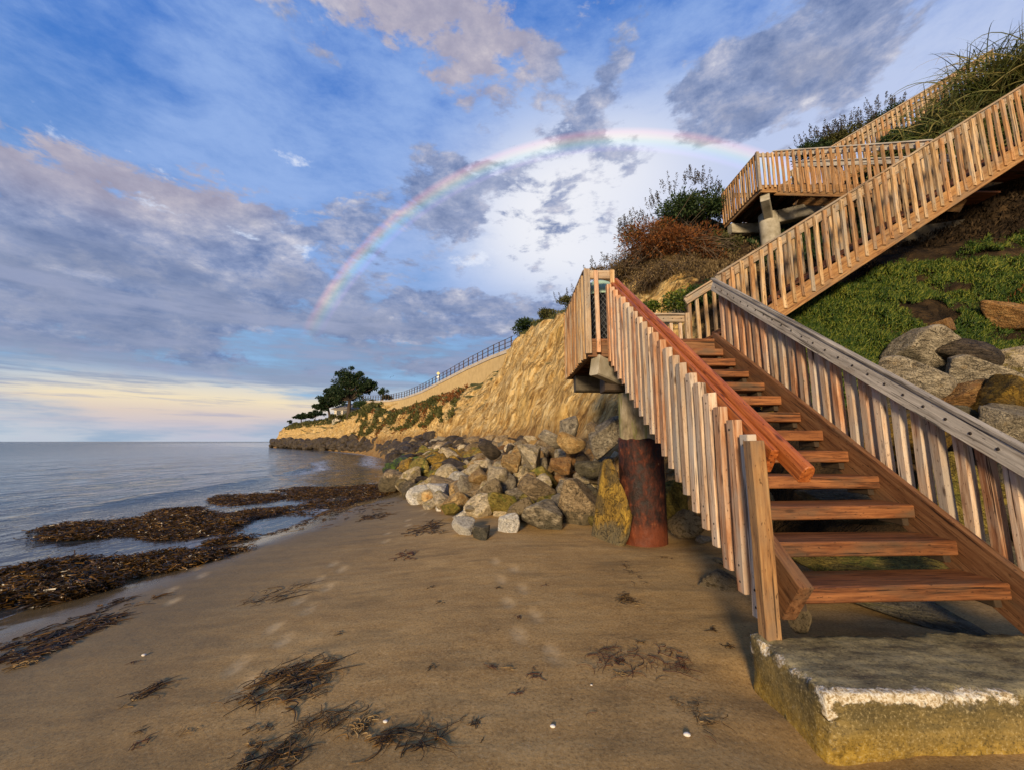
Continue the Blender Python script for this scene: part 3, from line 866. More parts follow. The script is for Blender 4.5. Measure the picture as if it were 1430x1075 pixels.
def build_sea():
    xs = np.concatenate([-np.geomspace(42, 30000, 40)[::-1], np.arange(-41.5, -3, 0.14), np.array([-2, 0, 5, 20, 100, 1000, 9000, 30000])])
    ys = np.concatenate([-np.geomspace(2, 30000, 24)[::-1], np.arange(-1, 40, 0.2), np.geomspace(40.5, 160, 110), np.geomspace(170, 30000, 30)])
    X, Y = np.meshgrid(xs, ys)
    x, y = X.ravel(), Y.ravel()
    sh = shore_x(y) - x
    p = np.stack([x, y, 0 * x], -1)
    wob = 0.7 * fbm(p * 0.12, 2, 5)
    nearw = smooth(60, 20, np.abs(x)) * smooth(120, 50, y)

    def crest(c, wl, wr):
        q = sh - c + wob
        return np.exp(-(np.where(q > 0, q / wl, q / wr)) ** 2)
    z = SEA_Z + nearw * smooth(0, 4, sh) * (0.035 * fbm(p * np.array([0.9, 0.35, 1]), 3, 2) + 0.02 * fbm(p * np.array([2.4, 0.8, 1]), 2, 7))
    amp = 0.6 + 0.4 * fbm(p * np.array([0, 0.10, 0]) + 3.1, 2, 8)
    c1 = crest(7.3, 1.5, 0.42) * nearw
    z = z + 0.17 * c1 * amp + 0.05 * crest(12.5, 1.6, 0.9) * nearw + 0.07 * crest(19, 2.5, 1.5) * nearw
    foam = np.exp(-((sh - 6.4 + wob) / 0.6) ** 2) * smooth(19, 27, y) * smooth(44, 33, y) * 0.9
    foam = foam + np.exp(-((sh - 2.2 + wob) / 0.9) ** 2) * smooth(24, 34, y) * smooth(95, 60, y) * 0.8
    nx, ny = len(xs), len(ys)
    idx = np.arange(nx * ny).reshape(ny, nx)
    f = np.stack([idx[:-1, :-1], idx[:-1, 1:], idx[1:, 1:], idx[1:, :-1]], -1).reshape(-1, 4)
    me = mesh('sea', np.stack([x, y, z], -1), f, True)
    attr(me, 'shore', np.clip(sh, -5, 1000)); attr(me, 'foam', np.clip(foam, 0, 1))
    tag(add('sea', me, None, None, 'sea_water'), kind='structure')


build_sea()

# ------------------------------------------------------------------ bluff (cliff and hillside): a loft through profiles from toe to back
# each row: 7 points toe, low, mid, high, lip, behind, far behind ; soil 0 = bare rock, 1 = earth under plants
STN = [
    (0.1, [(-97, 186, -0.6), (-96.5, 187, 2), (-96, 188, 4), (-95, 189, 5.8), (-94, 191, 6.6), (-88, 205, 7.0), (-60, 420, 7)]),
    (0.0, [(-87.5, 150, -0.5), (-86.8, 151.2, 2.2), (-86.2, 152, 4.4), (-85.4, 153, 6.2), (-84, 155, 6.8), (-78, 168, 7.0), (-50, 330, 7)]),
    (0.1, [(-72, 126, -0.4), (-72, 128, 1.6), (-71, 130, 3.6), (-70, 131, 6.0), (-69, 133, 7.0), (-64, 146, 7.2), (-40, 300, 7)]),
    (0.2, [(-46, 96, -0.3), (-46, 98, 1.8), (-45, 100.0, 4.2), (-44, 102, 6.4), (-43, 104, 7.0), (-39, 114, 7.2), (-20, 260, 8)]),
    (0.25, [(-26, 68, 0.2), (-27.5, 71, 2.2), (-28, 73.5, 4.4), (-28, 75, 6.6), (-27, 77.5, 7.4), (-24, 86, 8.0), (-5, 220, 9)]),
    (0.40, [(-14, 47, 0.7), (-15.5, 52, 2.6), (-16.5, 57, 4.6), (-17.0, 61, 5.6), (-17.0, 64.4, 6.5), (-14, 71, 8.4), (0, 200, 9)]),
    (0.25, [(-5.4, 32.5, 1.2), (-6.6, 36, 3.0), (-7.4, 40, 5.0), (-7.6, 43.6, 5.9), (-7.8, 47.4, 6.7), (-4, 54, 8.5), (10, 180, 9)]),
    (0.1, [(-2.0, 23.5, 1.3), (-2.1, 26.5, 3.0), (-2.0, 29.5, 5.0), (-1.2, 31.2, 6.4), (0.2, 32.0, 7.3), (4, 40, 8.6), (25, 160, 10)]),
    (0.0, [(0.1, 18.6, 1.5), (0.05, 20.6, 3.5), (0.1, 22.8, 5.6), (0.25, 24.6, 7.4), (0.7, 25.8, 8.1), (5, 33, 9.2), (35, 140, 11)]),
    (0.0, [(1.4, 14.6, 1.5), (1.6, 15.8, 3.4), (1.9, 17.0, 5.3), (2.3, 18.0, 6.9), (3.0, 19.4, 7.7), (8, 26, 9.3), (45, 120, 12)]),
    (0.35, [(2.3, 11.2, 1.5), (2.7, 12.0, 3.2), (3.0, 12.9, 4.9), (3.4, 13.8, 6.6), (4.2, 15.4, 7.8), (9, 21, 10), (50, 100, 13)]),
    (0.30, [(3.3, 8.6, 1.5), (3.9, 9.6, 3.4), (4.3, 10.8, 5.2), (4.8, 12.2, 7.1), (5.8, 14.4, 9.2), (10, 19, 11), (52, 80, 14)]),
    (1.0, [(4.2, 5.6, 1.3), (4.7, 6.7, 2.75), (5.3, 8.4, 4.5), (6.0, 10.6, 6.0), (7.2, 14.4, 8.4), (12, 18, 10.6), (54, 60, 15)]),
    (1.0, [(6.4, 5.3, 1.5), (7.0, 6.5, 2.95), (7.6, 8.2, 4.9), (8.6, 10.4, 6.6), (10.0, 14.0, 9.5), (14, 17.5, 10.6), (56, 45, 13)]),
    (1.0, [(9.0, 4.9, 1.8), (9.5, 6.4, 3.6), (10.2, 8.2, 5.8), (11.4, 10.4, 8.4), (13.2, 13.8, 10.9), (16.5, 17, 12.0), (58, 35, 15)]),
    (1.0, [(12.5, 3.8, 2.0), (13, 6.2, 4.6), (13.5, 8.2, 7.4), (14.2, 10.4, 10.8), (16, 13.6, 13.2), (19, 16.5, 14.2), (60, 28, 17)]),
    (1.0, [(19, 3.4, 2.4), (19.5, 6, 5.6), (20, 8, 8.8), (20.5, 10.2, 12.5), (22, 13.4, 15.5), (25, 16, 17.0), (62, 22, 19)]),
]


def catmull(P, n):
    """P (k, ...) -> ((k-1)*n+1, ...)"""
    P = np.asarray(P, float)
    out = []
    k = len(P)
    for i in range(k - 1):
        p0, p1, p2, p3 = P[max(i - 1, 0)], P[i], P[i + 1], P[min(i + 2, k - 1)]
        for j in range(n):
            u = j / n
            c = 0.5 * ((2 * p1) + (-p0 + p2) * u + (2 * p0 - 5 * p1 + 4 * p2 - p3) * u ** 2 + (-p0 + 3 * p1 - 3 * p2 + p3) * u ** 3)
            lin = p1 + (p2 - p1) * u
            out.append(0.65 * c + 0.35 * lin)
    out.append(P[-1])
    return np.array(out)


NS, NK = 26, 22
ctrl = np.array([s[1] for s in STN])
g1 = catmull(ctrl, NS)                                   # (stations, 7, 3)
BL = catmull(np.swapaxes(g1, 0, 1), NK)                  # (across, stations, 3)
soil = np.interp(np.arange(BL.shape[1]) / NS, range(len(STN)), [s[0] for s in STN])
across = np.linspace(0, 6, BL.shape[0])


def displace_bluff():
    B = BL.copy()
    du = np.gradient(B, axis=0); dv = np.gradient(B, axis=1)
    N = np.cross(dv, du)
    N = N / (np.linalg.norm(N, axis=2, keepdims=True) + 1e-9)
    N = np.where((N[..., 2:3] < 0), -N, N)
    p = B.reshape(-1, 3)
    dist = np.linalg.norm(p[:, :2], axis=1)
    face = np.repeat(smooth(0.05, 0.5, across) * smooth(5.0, 4.1, across), B.shape[1])
    a = 0.75
    pr = np.stack([p[:, 0] + p[:, 1] * 0.35, p[:, 2] * math.cos(a) + (p[:, 1] * 0.6 - p[:, 0]) * math.sin(a) * 0.7, p[:, 1] * 0.25], -1)
    sd = np.array([0.10, -0.55, 0.83]); pg = p - np.outer(p @ sd, sd) * 0.8
    g = 1 - np.abs(fbm(pg * 0.9, 4, 33)) * 2.2
    sl = np.repeat(soil[None, :], B.shape[0], 0).ravel()
    amp = np.clip(dist / 25, 0.3, 2.4)
    d = face * (0.22 * (g - 0.6) * (1 - 0.6 * sl) + amp * 0.42 * fbm(p * 0.42, 4, 12) + 0.20 * fbm(p * 1.5, 3, 14))
    d = d + (1 - face) * 0.10 * fbm(p * 0.5, 3, 15)
    return (p + N.reshape(-1, 3) * d[:, None]).reshape(B.shape), N


BL, BN = displace_bluff()


def build_bluff():
    sk = BL[0].copy()
    st_ = np.arange(BL.shape[1]) / NS
    k = smooth(10.0, 12.0, st_)
    sk[:, 0] -= 1.6 * (1 - k); sk[:, 1] -= 0.5 + 0.8 * k; sk[:, 2] = np.where(st_ > 10, -0.25, -1.0)
    B2 = np.concatenate([sk[None], BL], 0)
    a, s, _ = B2.shape
    idx = np.arange(a * s).reshape(a, s)
    f = np.stack([idx[:-1, :-1], idx[1:, :-1], idx[1:, 1:], idx[:-1, 1:]], -1).reshape(-1, 4)[:, ::-1]
    me = mesh('bluff', B2.reshape(-1, 3), f, True)
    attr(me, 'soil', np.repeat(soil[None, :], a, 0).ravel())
    tag(add('bluff', me, None, None, 'bluff_earth'), kind='structure')


build_bluff()


def bl_at(st, ac):
    """point and normal on the bluff at station coordinate st and profile coordinate ac"""
    i = min(int(ac * NK), BL.shape[0] - 1); j = min(int(st * NS), BL.shape[1] - 1)
    return BL[i, j], BN[i, j]


_bp = BL.reshape(-1, 3)


def ground_z(x, y):
    """height of the bluff (nearest vertex) or the sand"""
    d2 = (_bp[:, 0] - x) ** 2 + (_bp[:, 1] - y) ** 2
    k = np.argsort(d2)[:4]
    zs = float(sand_h(np.array([x]), np.array([y]))[0])
    if d2[k[0]] < 0.8: return max(float(_bp[k, 2].max()), zs)
    return zs


# ------------------------------------------------------------------ wooden staircase
STAIR = empty('wooden_staircase', (2.3, 2.5, 0.0))
tag(STAIR, 'weathered wooden beach staircase zigzagging up the bluff between slatted railings', 'staircase')

d1 = np.array([-0.0423, 0.9153, 0.6813]) / 0.9163        # per metre of run, lower flight
h1 = np.array([d1[0], d1[1], 0.0]); h1 /= np.linalg.norm(h1)
n1 = np.array([h1[1], -h1[0], 0.0])                      # to the right of the flight
GO, RI = 0.255, 0.1897
T1 = np.array([2.345, 2.55, 0.555])                      # middle of the first nosing
WID = 1.30
NT1 = 12


def nose(run, off=0.0, dz=0.0):
    return T1 + d1 * run + n1 * off + np.array([0, 0, dz])


def lower_flight():
    for i in range(NT1):
        c = nose(GO * i)
        th, dep = 0.095, 0.29
        A = c + h1 * dep / 2 - n1 * (WID / 2 - 0.002) - np.array([0, 0, th / 2])
        B = c + h1 * dep / 2 + n1 * (WID / 2 - 0.002) - np.array([0, 0, th / 2])
        board('tread', A, B, dep, th, 'tread_wood', STAIR, side=h1, variant=i % 5, cham=0.008, warp=0.004)
        # cleat under each end
        for sgn in (-1, 1):
            e = c + n1 * sgn * (WID / 2 - 0.035) - np.array([0, 0, th + 0.03])
            board('tread_cleat', e + h1 * 0.05, e + h1 * 0.25, 0.06, 0.05, 'tar_wood', STAIR, side=(0, 0, 1))
    for sgn in (-1, 1):
        off = (WID / 2 + 0.027) if sgn > 0 else -(WID / 2 + 0.045)
        A, B = nose(-0.22 if sgn > 0 else -0.02, off, -0.075), nose(GO * NT1 + 0.05, off, -0.075)
        board('stringer', A, B, 0.05 if sgn > 0 else 0.085, 0.30, 'stringer_wood', STAIR, side=n1, variant=11 + sgn)


lower_flight()


def railing(name, rail_pts, run_dirs, parent, mats, spacing, b_lo, b_hi, bal=(0.075, 0.05), rail=(0.04, 0.14), cap=None, bal_off=0.0, bolts=False, ends=(0.08, 0.08), seed=1, post=None, skip=None, nails=False, fade=False):
    """A sloping railing. rail_pts: A, B on the rail's centre line. run_dirs: side vector (horizontal, outward).
    Balusters stand b_lo..b_hi (vertical offsets from the rail line), on the outward side by bal_off."""
    r = random.Random(seed)
    A, B = np.array(rail_pts[0], float), np.array(rail_pts[1], float)
    side = np.array(run_dirs, float)
    rm, bm = mats
    R = board(name, A, B, rail[0], rail[1], rm, parent, side=side, variant=seed)
    hor = np.array([B[0] - A[0], B[1] - A[1], 0]); L = np.linalg.norm(hor); u = hor / L
    if cap:
        z = np.array([0, 0, rail[1] / 2 * np.linalg.norm(B - A) / L + cap[2] / 2])
        board('cap_rail', A + z, B + z, cap[1], cap[2], cap[0], R, side=side, variant=seed + 3)
    n = int(round((L - ends[0] - ends[1]) / spacing))
    for i in range(n + 1):
        s = ends[0] + (L - ends[0] - ends[1]) * i / max(n, 1)
        c = A + (B - A) * s / L + side * (bal_off + r.uniform(-.002, .002)) + u * r.uniform(-.008, .008)
        if skip and skip(c): continue
        lo = c + np.array([0, 0, b_lo + r.uniform(-.012, .012)])
        hi = lo + np.array([side[0] * r.uniform(-.004, .004), side[1] * r.uniform(-.004, .004), b_hi - b_lo]) + u * r.uniform(-.011, .011)
        m = bm if isinstance(bm, str) else bm[0] if r.random() < (0.72 if not fade else 1.0 - 0.85 * (s / L) ** 0.8) else bm[1]
        M, _ = frame(lo, hi, side)
        add('baluster', board_mesh(b_hi - b_lo, bal[1], bal[0], 30 + r.randrange(6), 0.007, 0.007), R, M, m)
        if nails:
            for dz in (b_lo + 0.06, b_lo + 0.16, 0.0):
                P = c + side * (bal[1] / 2 - 0.004) + np.array([0, 0, dz])
                Mn, _ = frame(P, P + side * 0.01, (0, 0, 1))
                add('nail', NAIL, R, Mn, 'bolt_steel')
        if bolts:
            for dz in (bolts if isinstance(bolts, (list, tuple)) else [0.0]):
                P = A + (B - A) * s / L - side * (rail[0] / 2 - 0.003) + np.array([0, 0, dz])
                M, _ = frame(P, P - side * 0.01, (0, 0, 1))
                add('bolt', BOLT, R, M, 'bolt_steel')
    return R


bv, bf = lathe([(0.011, 0.0), (0.011, 0.006), (0.007, 0.009), (0.0005, 0.0095)], 8)
BOLT = mesh('bolt', bv, bf, True, 'bolt_steel')
bv, bf = lathe([(0.0085, 0.0), (0.0085, 0.004), (0.0005, 0.0065)], 6)
NAIL = mesh('nail', bv, bf, True, 'bolt_steel')

# lower flight: right railing (grey weathered rail board on the inner side)
offR, offL = WID / 2 + 0.045, -(WID / 2 + 0.045)
TOP1 = GO * NT1
railing('railing', (nose(-0.75, offR - 0.015, 0.82), nose(TOP1 - 0.06, offR - 0.015, 0.82)), n1, STAIR, ('rail_grey', ('baluster_pale', 'baluster_red')), 0.136,
        -0.92, 0.05, (0.072, 0.062), (0.045, 0.135), ('rail_old', 0.062, 0.030), 0.062, [0.01], (0.04, 0.10), 3, fade=True)
# left railing: orange handrail and apron board, balusters on the outer side
HL = railing('railing', (nose(-0.02, offL - 0.085, 0.74), nose(TOP1 - 0.02, offL - 0.085, 0.74)), -n1, STAIR, ('handrail_orange', ('baluster_pale', 'baluster_red')), 0.136,
             -1.03, 0.07, (0.088, 0.065), (0.045, 0.17), None, 0.058, False, (0.13, 0.04), 4, nails=True, fade=True)
HR = nose(-0.22, offL - 0.022, 0.825), nose(TOP1 + 0.02, offL - 0.022, 0.825)


def round_rail(name, A, B, w, h, mat, parent, side):
    M, L = frame(A, B, side)
    ring = [(-w / 2, -h / 2 + .008), (-w / 2 + .008, -h / 2), (w / 2 - .008, -h / 2), (w / 2, -h / 2 + .008), (w / 2, h * 0.12), (w * 0.42, h * 0.34), (w * 0.22, h * 0.47), (-w * 0.22, h * 0.47), (-w * 0.42, h * 0.34), (-w / 2, h * 0.12)]
    n = len(ring); zs = [0, 0.006] + list(np.linspace(0.3, L - 0.3, 9)) + [L - 0.006, L]
    vs, fs = [], []
    for i, z in enumerate(zs):
        s = 0.9 if i in (0, len(zs) - 1) else 1
        vs += [(a * s, b * s, z) for a, b in ring]
    for i in range(len(zs) - 1):
        for j in range(n):
            k = (j + 1) % n
            fs.append((i * n + j, i * n + k, (i + 1) * n + k, (i + 1) * n + j))
    fs += [tuple(range(n - 1, -1, -1)), tuple((len(zs) - 1) * n + j for j in range(n))]
    return add(name, mesh(name, vs, fs), parent, M, mat)


# local Y of the frame is up-ish or down-ish depending on the side, so choose the side that turns it up
round_rail('handrail', HR[0], HR[1], 0.072, 0.118, 'handrail_orange', STAIR, -n1)
# foot post of the left railing, newel and broken stringer foot
pb = nose(-0.02, offL - 0.175, 0)
M, L = frame((pb[0], pb[1], -0.12), (pb[0] - 0.01, pb[1] + 0.005, 1.405), n1)
add('post', board_mesh(L, 0.09, 0.085, 77, 0.008, 0.006), STAIR, M, 'stringer_gold')
# posts at the top of the lower flight
FLOOR1 = T1[2] + RI * NT1 + 0.0
LX0, LX1, LY0, LY1 = 1.03, 3.42, T1[1] + GO * NT1 - 0.02, 7.73


def planks(name, x0, x1, y0, y1, z, parent, mat, along='x', pw=0.14):
    n = int(round(((y1 - y0) if along == 'x' else (x1 - x0)) / (pw + 0.006)))
    for i in range(n):
        if along == 'x':
            c = y0 + (y1 - y0) * (i + 0.5) / n
            board(name, (x0, c, z - 0.02), (x1, c, z - 0.02), pw, 0.04, mat, parent, side=(0, 1, 0), variant=i % 4)
        else:
            c = x0 + (x1 - x0) * (i + 0.5) / n
            board(name, (c, y0, z - 0.02), (c, y1, z - 0.02), pw, 0.04, mat, parent, side=(1, 0, 0), variant=i % 4)


def landing1():
    z = FLOOR1
    fr = (LY0 + 0.02)
    planks('deck_plank', LX0 + 0.05, LX1, LY0, LY1, z, STAIR, 'tread_wood')
    # rim joists
    zj = z - 0.04 - 0.11
    board('rim_joist', (LX0 + 0.04, LY0 + 0.03, zj), (LX1, LY0 + 0.03, zj), 0.05, 0.22, 'stringer_wood', STAIR, side=(0, 1, 0), variant=1)
    board('rim_joist', (LX0 + 0.07, LY0 + 0.06, zj), (LX0 + 0.07, LY1 - 0.03, zj), 0.05, 0.22, 'stringer_wood', STAIR, side=(1, 0, 0), variant=2)
    board('rim_joist', (LX0 + 0.04, LY1 - 0.03, zj), (LX1, LY1 - 0.03, zj), 0.05, 0.22, 'stringer_wood', STAIR, side=(0, 1, 0), variant=3)
    for k in range(1, 5):
        x = LX0 + (LX1 - LX0) * k / 5
        board('floor_joist', (x, LY0 + 0.08, zj), (x, LY1 - 0.08, zj), 0.05, 0.2, 'tar_wood', STAIR, side=(1, 0, 0), variant=4)
    rz = z + 0.94
    xl = nose(TOP1, offL)[0] - 0.03
    # short front rail left of the steps
    railing('railing', ((LX0 + 0.05, LY0 - 0.01, rz), (xl, LY0 - 0.01, rz)), (0, -1, 0), STAIR, ('rail_tan', ('baluster_gold', 'baluster_red')), 0.19, -1.14, 0.05, (0.06, 0.05), (0.04, 0.13), None, 0.045, [0.0], (0.12, 0.05), 8)
    board('post', (LX0 + 0.045, LY0 - 0.005, z - 0.22), (LX0 + 0.045, LY0 - 0.005, rz + 0.08), 0.085, 0.085, 'rail_tan', STAIR, variant=5)
    # side rail towards the sea
    railing('railing', ((LX0 + 0.06, LY0 + 0.06, rz), (LX0 + 0.06, LY1, rz)), (-1, 0, 0), STAIR, ('rail_tan', ('baluster_brown', 'baluster_gold')), 0.135, -1.20, 0.05, (0.06, 0.05), (0.04, 0.13), ('rail_tan', 0.12, 0.035), 0.045, False, (0.10, 0.04), 9)
    # back rail
    railing('railing', ((LX0 + 0.1, LY1 - 0.02, rz), (LX1 - 0.05, LY1 - 0.02, rz)), (0, 1, 0), STAIR, ('rail_tan', 'baluster_pale'), 0.17, -1.10, 0.04, (0.06, 0.05), (0.04, 0.13), ('rail_tan', 0.12, 0.035), 0.045, [0.0], (0.10, 0.06), 10)
    board('post', (LX1, LY1 - 0.05, z - 0.2), (LX1, LY1 - 0.05, rz + 0.1), 0.085, 0.085, 'rail_tan', STAIR, variant=6)


landing1()


def flight(A, B, width, left, mats, spacing, seed, rail_h=0.93, bal=(0.062, 0.052), treads=True, cap_mat='rail_tan', string_mat='stringer_gold', b_lo=-1.22):
    """A straight flight whose near floor edge runs A -> B; `left` is the horizontal unit vector to the far side"""
    A, B, left = np.array(A, float), np.array(B, float), np.array(left, float)
    for k, off in enumerate((0.0, width)):
        o = left * off
        sgn = -1 if k == 0 else 1
        up = np.array([0, 0, rail_h])
        inner = -sgn * left
        railing('railing', (A + o + up - left * sgn * 0.02, B + o + up - left * sgn * 0.02), left * sgn, STAIR, (cap_mat, mats), spacing, b_lo, 0.055, bal, (0.04, 0.13), (cap_mat, 0.10, 0.035), 0.05, False, (0.09, 0.09), seed + k, nails=(seed == 20 and k == 0))
        board('stringer', A + o + np.array([0, 0, -0.17]), B + o + np.array([0, 0, -0.17]), 0.06, 0.30, string_mat, STAIR, side=left, variant=seed + k)
    if treads:
        n = int(round((B[2] - A[2]) / 0.19))
        hor = (B - A) * np.array([1, 1, 0]); hor /= np.linalg.norm(hor)
        for i in range(1, n):
            c = A + (B - A) * i / n + np.array([0, 0, -0.04])
            board('tread', c + left * 0.04, c + left * (width - 0.04), 0.28, 0.05, 'tread_wood', STAIR, side=hor, variant=i % 4)


# second flight climbs to the right
F2A, F2B = np.array([3.50, 6.62, FLOOR1 + 0.30]), np.array([10.6, 7.12, FLOOR1 + 0.30 + 7.1 * 0.627])
u2 = (F2B - F2A) * np.array([1, 1, 0]); u2 /= np.linalg.norm(u2)
left2 = np.array([-u2[1], u2[0], 0])
flight(F2A, F2B, 1.12, left2, ('baluster_gold', 'baluster_brown'), 0.178, 20, 0.99)
board('post', F2B + np.array([-0.25, -0.06, -0.5]), F2B + np.array([-0.25, -0.06, 1.32]), 0.11, 0.11, 'handrail_orange', STAIR, variant=7)
# upper right landing
L3Z = F2B[2]
planks('deck_plank', 10.6, 12.6, 7.1, 9.0, L3Z, STAIR, 'tread_wood')
board('rim_joist', (10.6, 7.08, L3Z - 0.15), (12.6, 7.08, L3Z - 0.15), 0.05, 0.22, 'stringer_wood', STAIR, side=(0, 1, 0))
railing('railing', ((10.6, 7.06, L3Z + 0.95), (12.6, 7.06, L3Z + 0.95)), (0, -1, 0), STAIR, ('rail_tan', ('baluster_gold', 'baluster_brown')), 0.178, -1.15, 0.05, (0.062, 0.052), (0.04, 0.13), ('rail_tan', 0.1, 0.035), 0.045, False, (0.1, 0.1), 26)
# second upper landing, corner to the left
UZ = 8.95
UX0, UX1, UY0, UY1 = 7.32, 9.0, 11.15, 13.2
# third flight: from the hidden landing behind the second flight up to the upper landing
F3B, F3A = np.array([7.86, 11.15, UZ]), np.array([9.3, 8.15, UZ - 2.05])
u3 = (F3B - F3A) * np.array([1, 1, 0]); u3 /= np.linalg.norm(u3)
flight(F3A, F3B, 1.12, np.array([u3[1], -u3[0], 0]), ('baluster_brown', 'baluster_brown'), 0.15, 40, 0.99, cap_mat='rail_grey')
planks('deck_plank', 9.25, 10.8, 8.30, 9.6, UZ - 2.07, STAIR, 'tread_wood')


def landing2():
    planks('deck_plank', UX0 + 0.05, UX1, UY0, UY1, UZ, STAIR, 'tread_wood')
    zj = UZ - 0.15
    board('rim_joist', (UX0 + 0.04, UY0, zj), (UX1, UY0, zj), 0.05, 0.22, 'stringer_gold', STAIR, side=(0, 1, 0))
    board('rim_joist', (UX0 + 0.06, UY0 + .03, zj), (UX0 + 0.06, UY1, zj), 0.05, 0.22, 'stringer_gold', STAIR, side=(1, 0, 0))
    for k in range(1, 4):
        x = UX0 + (UX1 - UX0) * k / 4
        board('floor_joist', (x, UY0 + 0.04, zj), (x, UY1 - 0.04, zj), 0.05, 0.2, 'tar_wood', STAIR, side=(1, 0, 0), variant=4)
    rz = UZ + 0.94
    railing('railing', ((UX0 + 0.06, UY0 + .05, rz), (UX0 + 0.06, UY1, rz)), (-1, 0, 0), STAIR, ('rail_tan', ('baluster_brown', 'baluster_gold')), 0.14, -1.1, 0.05, (0.06, 0.05), (0.04, 0.12), ('rail_tan', 0.1, 0.035), 0.045, False, (0.08, 0.05), 50)
    railing('railing', ((UX0 + 0.04, UY0 - .02, rz), (7.83, UY0 - .02, rz)), (0, -1, 0), STAIR, ('rail_tan', ('baluster_brown', 'baluster_gold')), 0.17, -1.08, 0.05, (0.06, 0.05), (0.04, 0.12), None, 0.045, False, (0.14, 0.06), 51)
    railing('railing', ((UX0 + 0.1, UY1 - .02, rz), (UX1, UY1 - .02, rz)), (0, 1, 0), STAIR, ('rail_tan', 'baluster_brown'), 0.17, -1.05, 0.05, (0.06, 0.05), (0.04, 0.12), ('rail_tan', 0.1, 0.035), 0.045, False, (0.14, 0.06), 52)
    board('post', (UX0 + .03, UY0 - .03, UZ - .2), (UX0 + .03, UY0 - .03, rz + .09), .085, .085, 'rail_tan', STAIR, variant=5)


landing2()
# fourth flight climbs right behind
F4A = np.array([UX1 + 0.02, 12.15, UZ + 0.05]); F4B = np.array([16.2, 12.0, UZ + 0.05 + 7.2 * 0.61])
flight(F4A, F4B, 1.1, np.array([0.02, 1, 0]), ('baluster_brown', 'baluster_gold'), 0.172, 60, 0.97)

# ------------------------------------------------------------------ what carries the stairs
def support_pile(x, y, r, z0, zc, z1, label, steel=True):
    e = empty('support_pile', (x, y, z0))
    rr = random.Random(int(x * 100))
    if steel:
        prof = [(r, z0 - 0.4), (r * 1.005, z0), (r, z0 + 0.2)] + [(r * (1 + rr.uniform(-.004, .004)), z0 + 0.2 + (zc - z0 - 0.2) * k / 8) for k in range(1, 9)] + [(r * 0.9, zc + 0.01)]
        v, f = lathe([(a, b - z0) for a, b in prof], 40)
        v = np.array(v); ang = np.arctan2(v[:, 1], v[:, 0])
        k = 1 + 0.006 * fbm(np.stack([np.cos(ang) * 2, np.sin(ang) * 2, v[:, 2] * 3], -1), 3, 4)
        jag = np.where(v[:, 2] > zc - z0 - 0.05, 0.06 * fbm(np.stack([np.cos(ang) * 3, np.sin(ang) * 3, 0 * ang], -1), 2, 6), 0)
        v[:, 0] *= k; v[:, 1] *= k; v[:, 2] += jag
        add('steel_casing', mesh('steel_casing', v, f, True), e, Matrix.Translation((x, y, z0)), 'rusted_steel')
    zb = zc - 0.1 if steel else z0 - 0.4
    prof = [(r * 0.93, zb + (z1 - zb) * k / 8) for k in range(9)] + [(0.001, z1)]
    v, f = lathe([(a, b - z0) for a, b in prof], 32)
    v = np.array(v); ang = np.arctan2(v[:, 1], v[:, 0])
    k = 1 + 0.015 * fbm(np.stack([np.cos(ang) * 3, np.sin(ang) * 3, v[:, 2] * 4], -1), 3, 8)
    v[:, 0] *= k; v[:, 1] *= k
    add('concrete_core', mesh('concrete_core', v, f, True), e, Matrix.Translation((x, y, z0)), 'pile_concrete' if steel else 'beam_concrete')
    tag(e, label, 'pile')
    return e


support_pile(1.87, 5.98, 0.315, 0.0, 1.42, 2.10, 'rusted steel-cased concrete pile under the lower stair landing')
support_pile(8.05, 11.9, 0.30, 5.6, 6.0, 8.42, 'pale concrete pile carrying the upper stair landing', False)


def beam(A, B, w, h, mat, label, side=(0, 0, 1)):
    M, L = frame(A, B, side)
    o = add('support_beam', board_mesh(L, h, w, 5, 0.02, 0.01), None, M, mat)
    tag(o, label, 'beam')


# lower landing: dark cap beams on the pile
beam((LX0 + 0.10, 7.25, 2.42), (3.3, 7.25, 2.42), 0.26, 0.28, 'beam_shade_tone', 'dark rear cap beam beneath the lower stair landing')
beam((1.16, LY0 + 0.02, 2.46), (1.95, 6.2, 2.26), 0.16, 0.30, 'beam_concrete', 'mossy beam end jutting out beneath the lower landing corner')
beam((1.35, 6.02, 2.27), (3.2, 6.02, 2.27), 0.34, 0.30, 'tar_wood', 'tarred timber cap beam on top of the rusted pile')
beam((UX0 + 0.05, 12.9, 8.48), (UX1 + .6, 12.9, 8.48), 0.28, 0.34, 'beam_concrete', 'pale concrete cap beam beneath the upper landing rear edge')
beam((UX0 + 0.20, UY0 + 0.05, 8.60), (8.1, 11.95, 8.22), 0.24, 0.34, 'beam_concrete', 'angled concrete bracket under the upper landing corner')
beam((8.1, 11.85, 8.25), (10.2, 11.3, 8.50), 0.28, 0.40, 'beam_concrete', 'concrete beam running right from the upper landing pile')
beam((8.75, 8.75, 5.95), (13.5, 9.05, 6.8), 0.30, 0.40, 'beam_shade_tone', 'long concrete beam in the shade beneath the second flight')


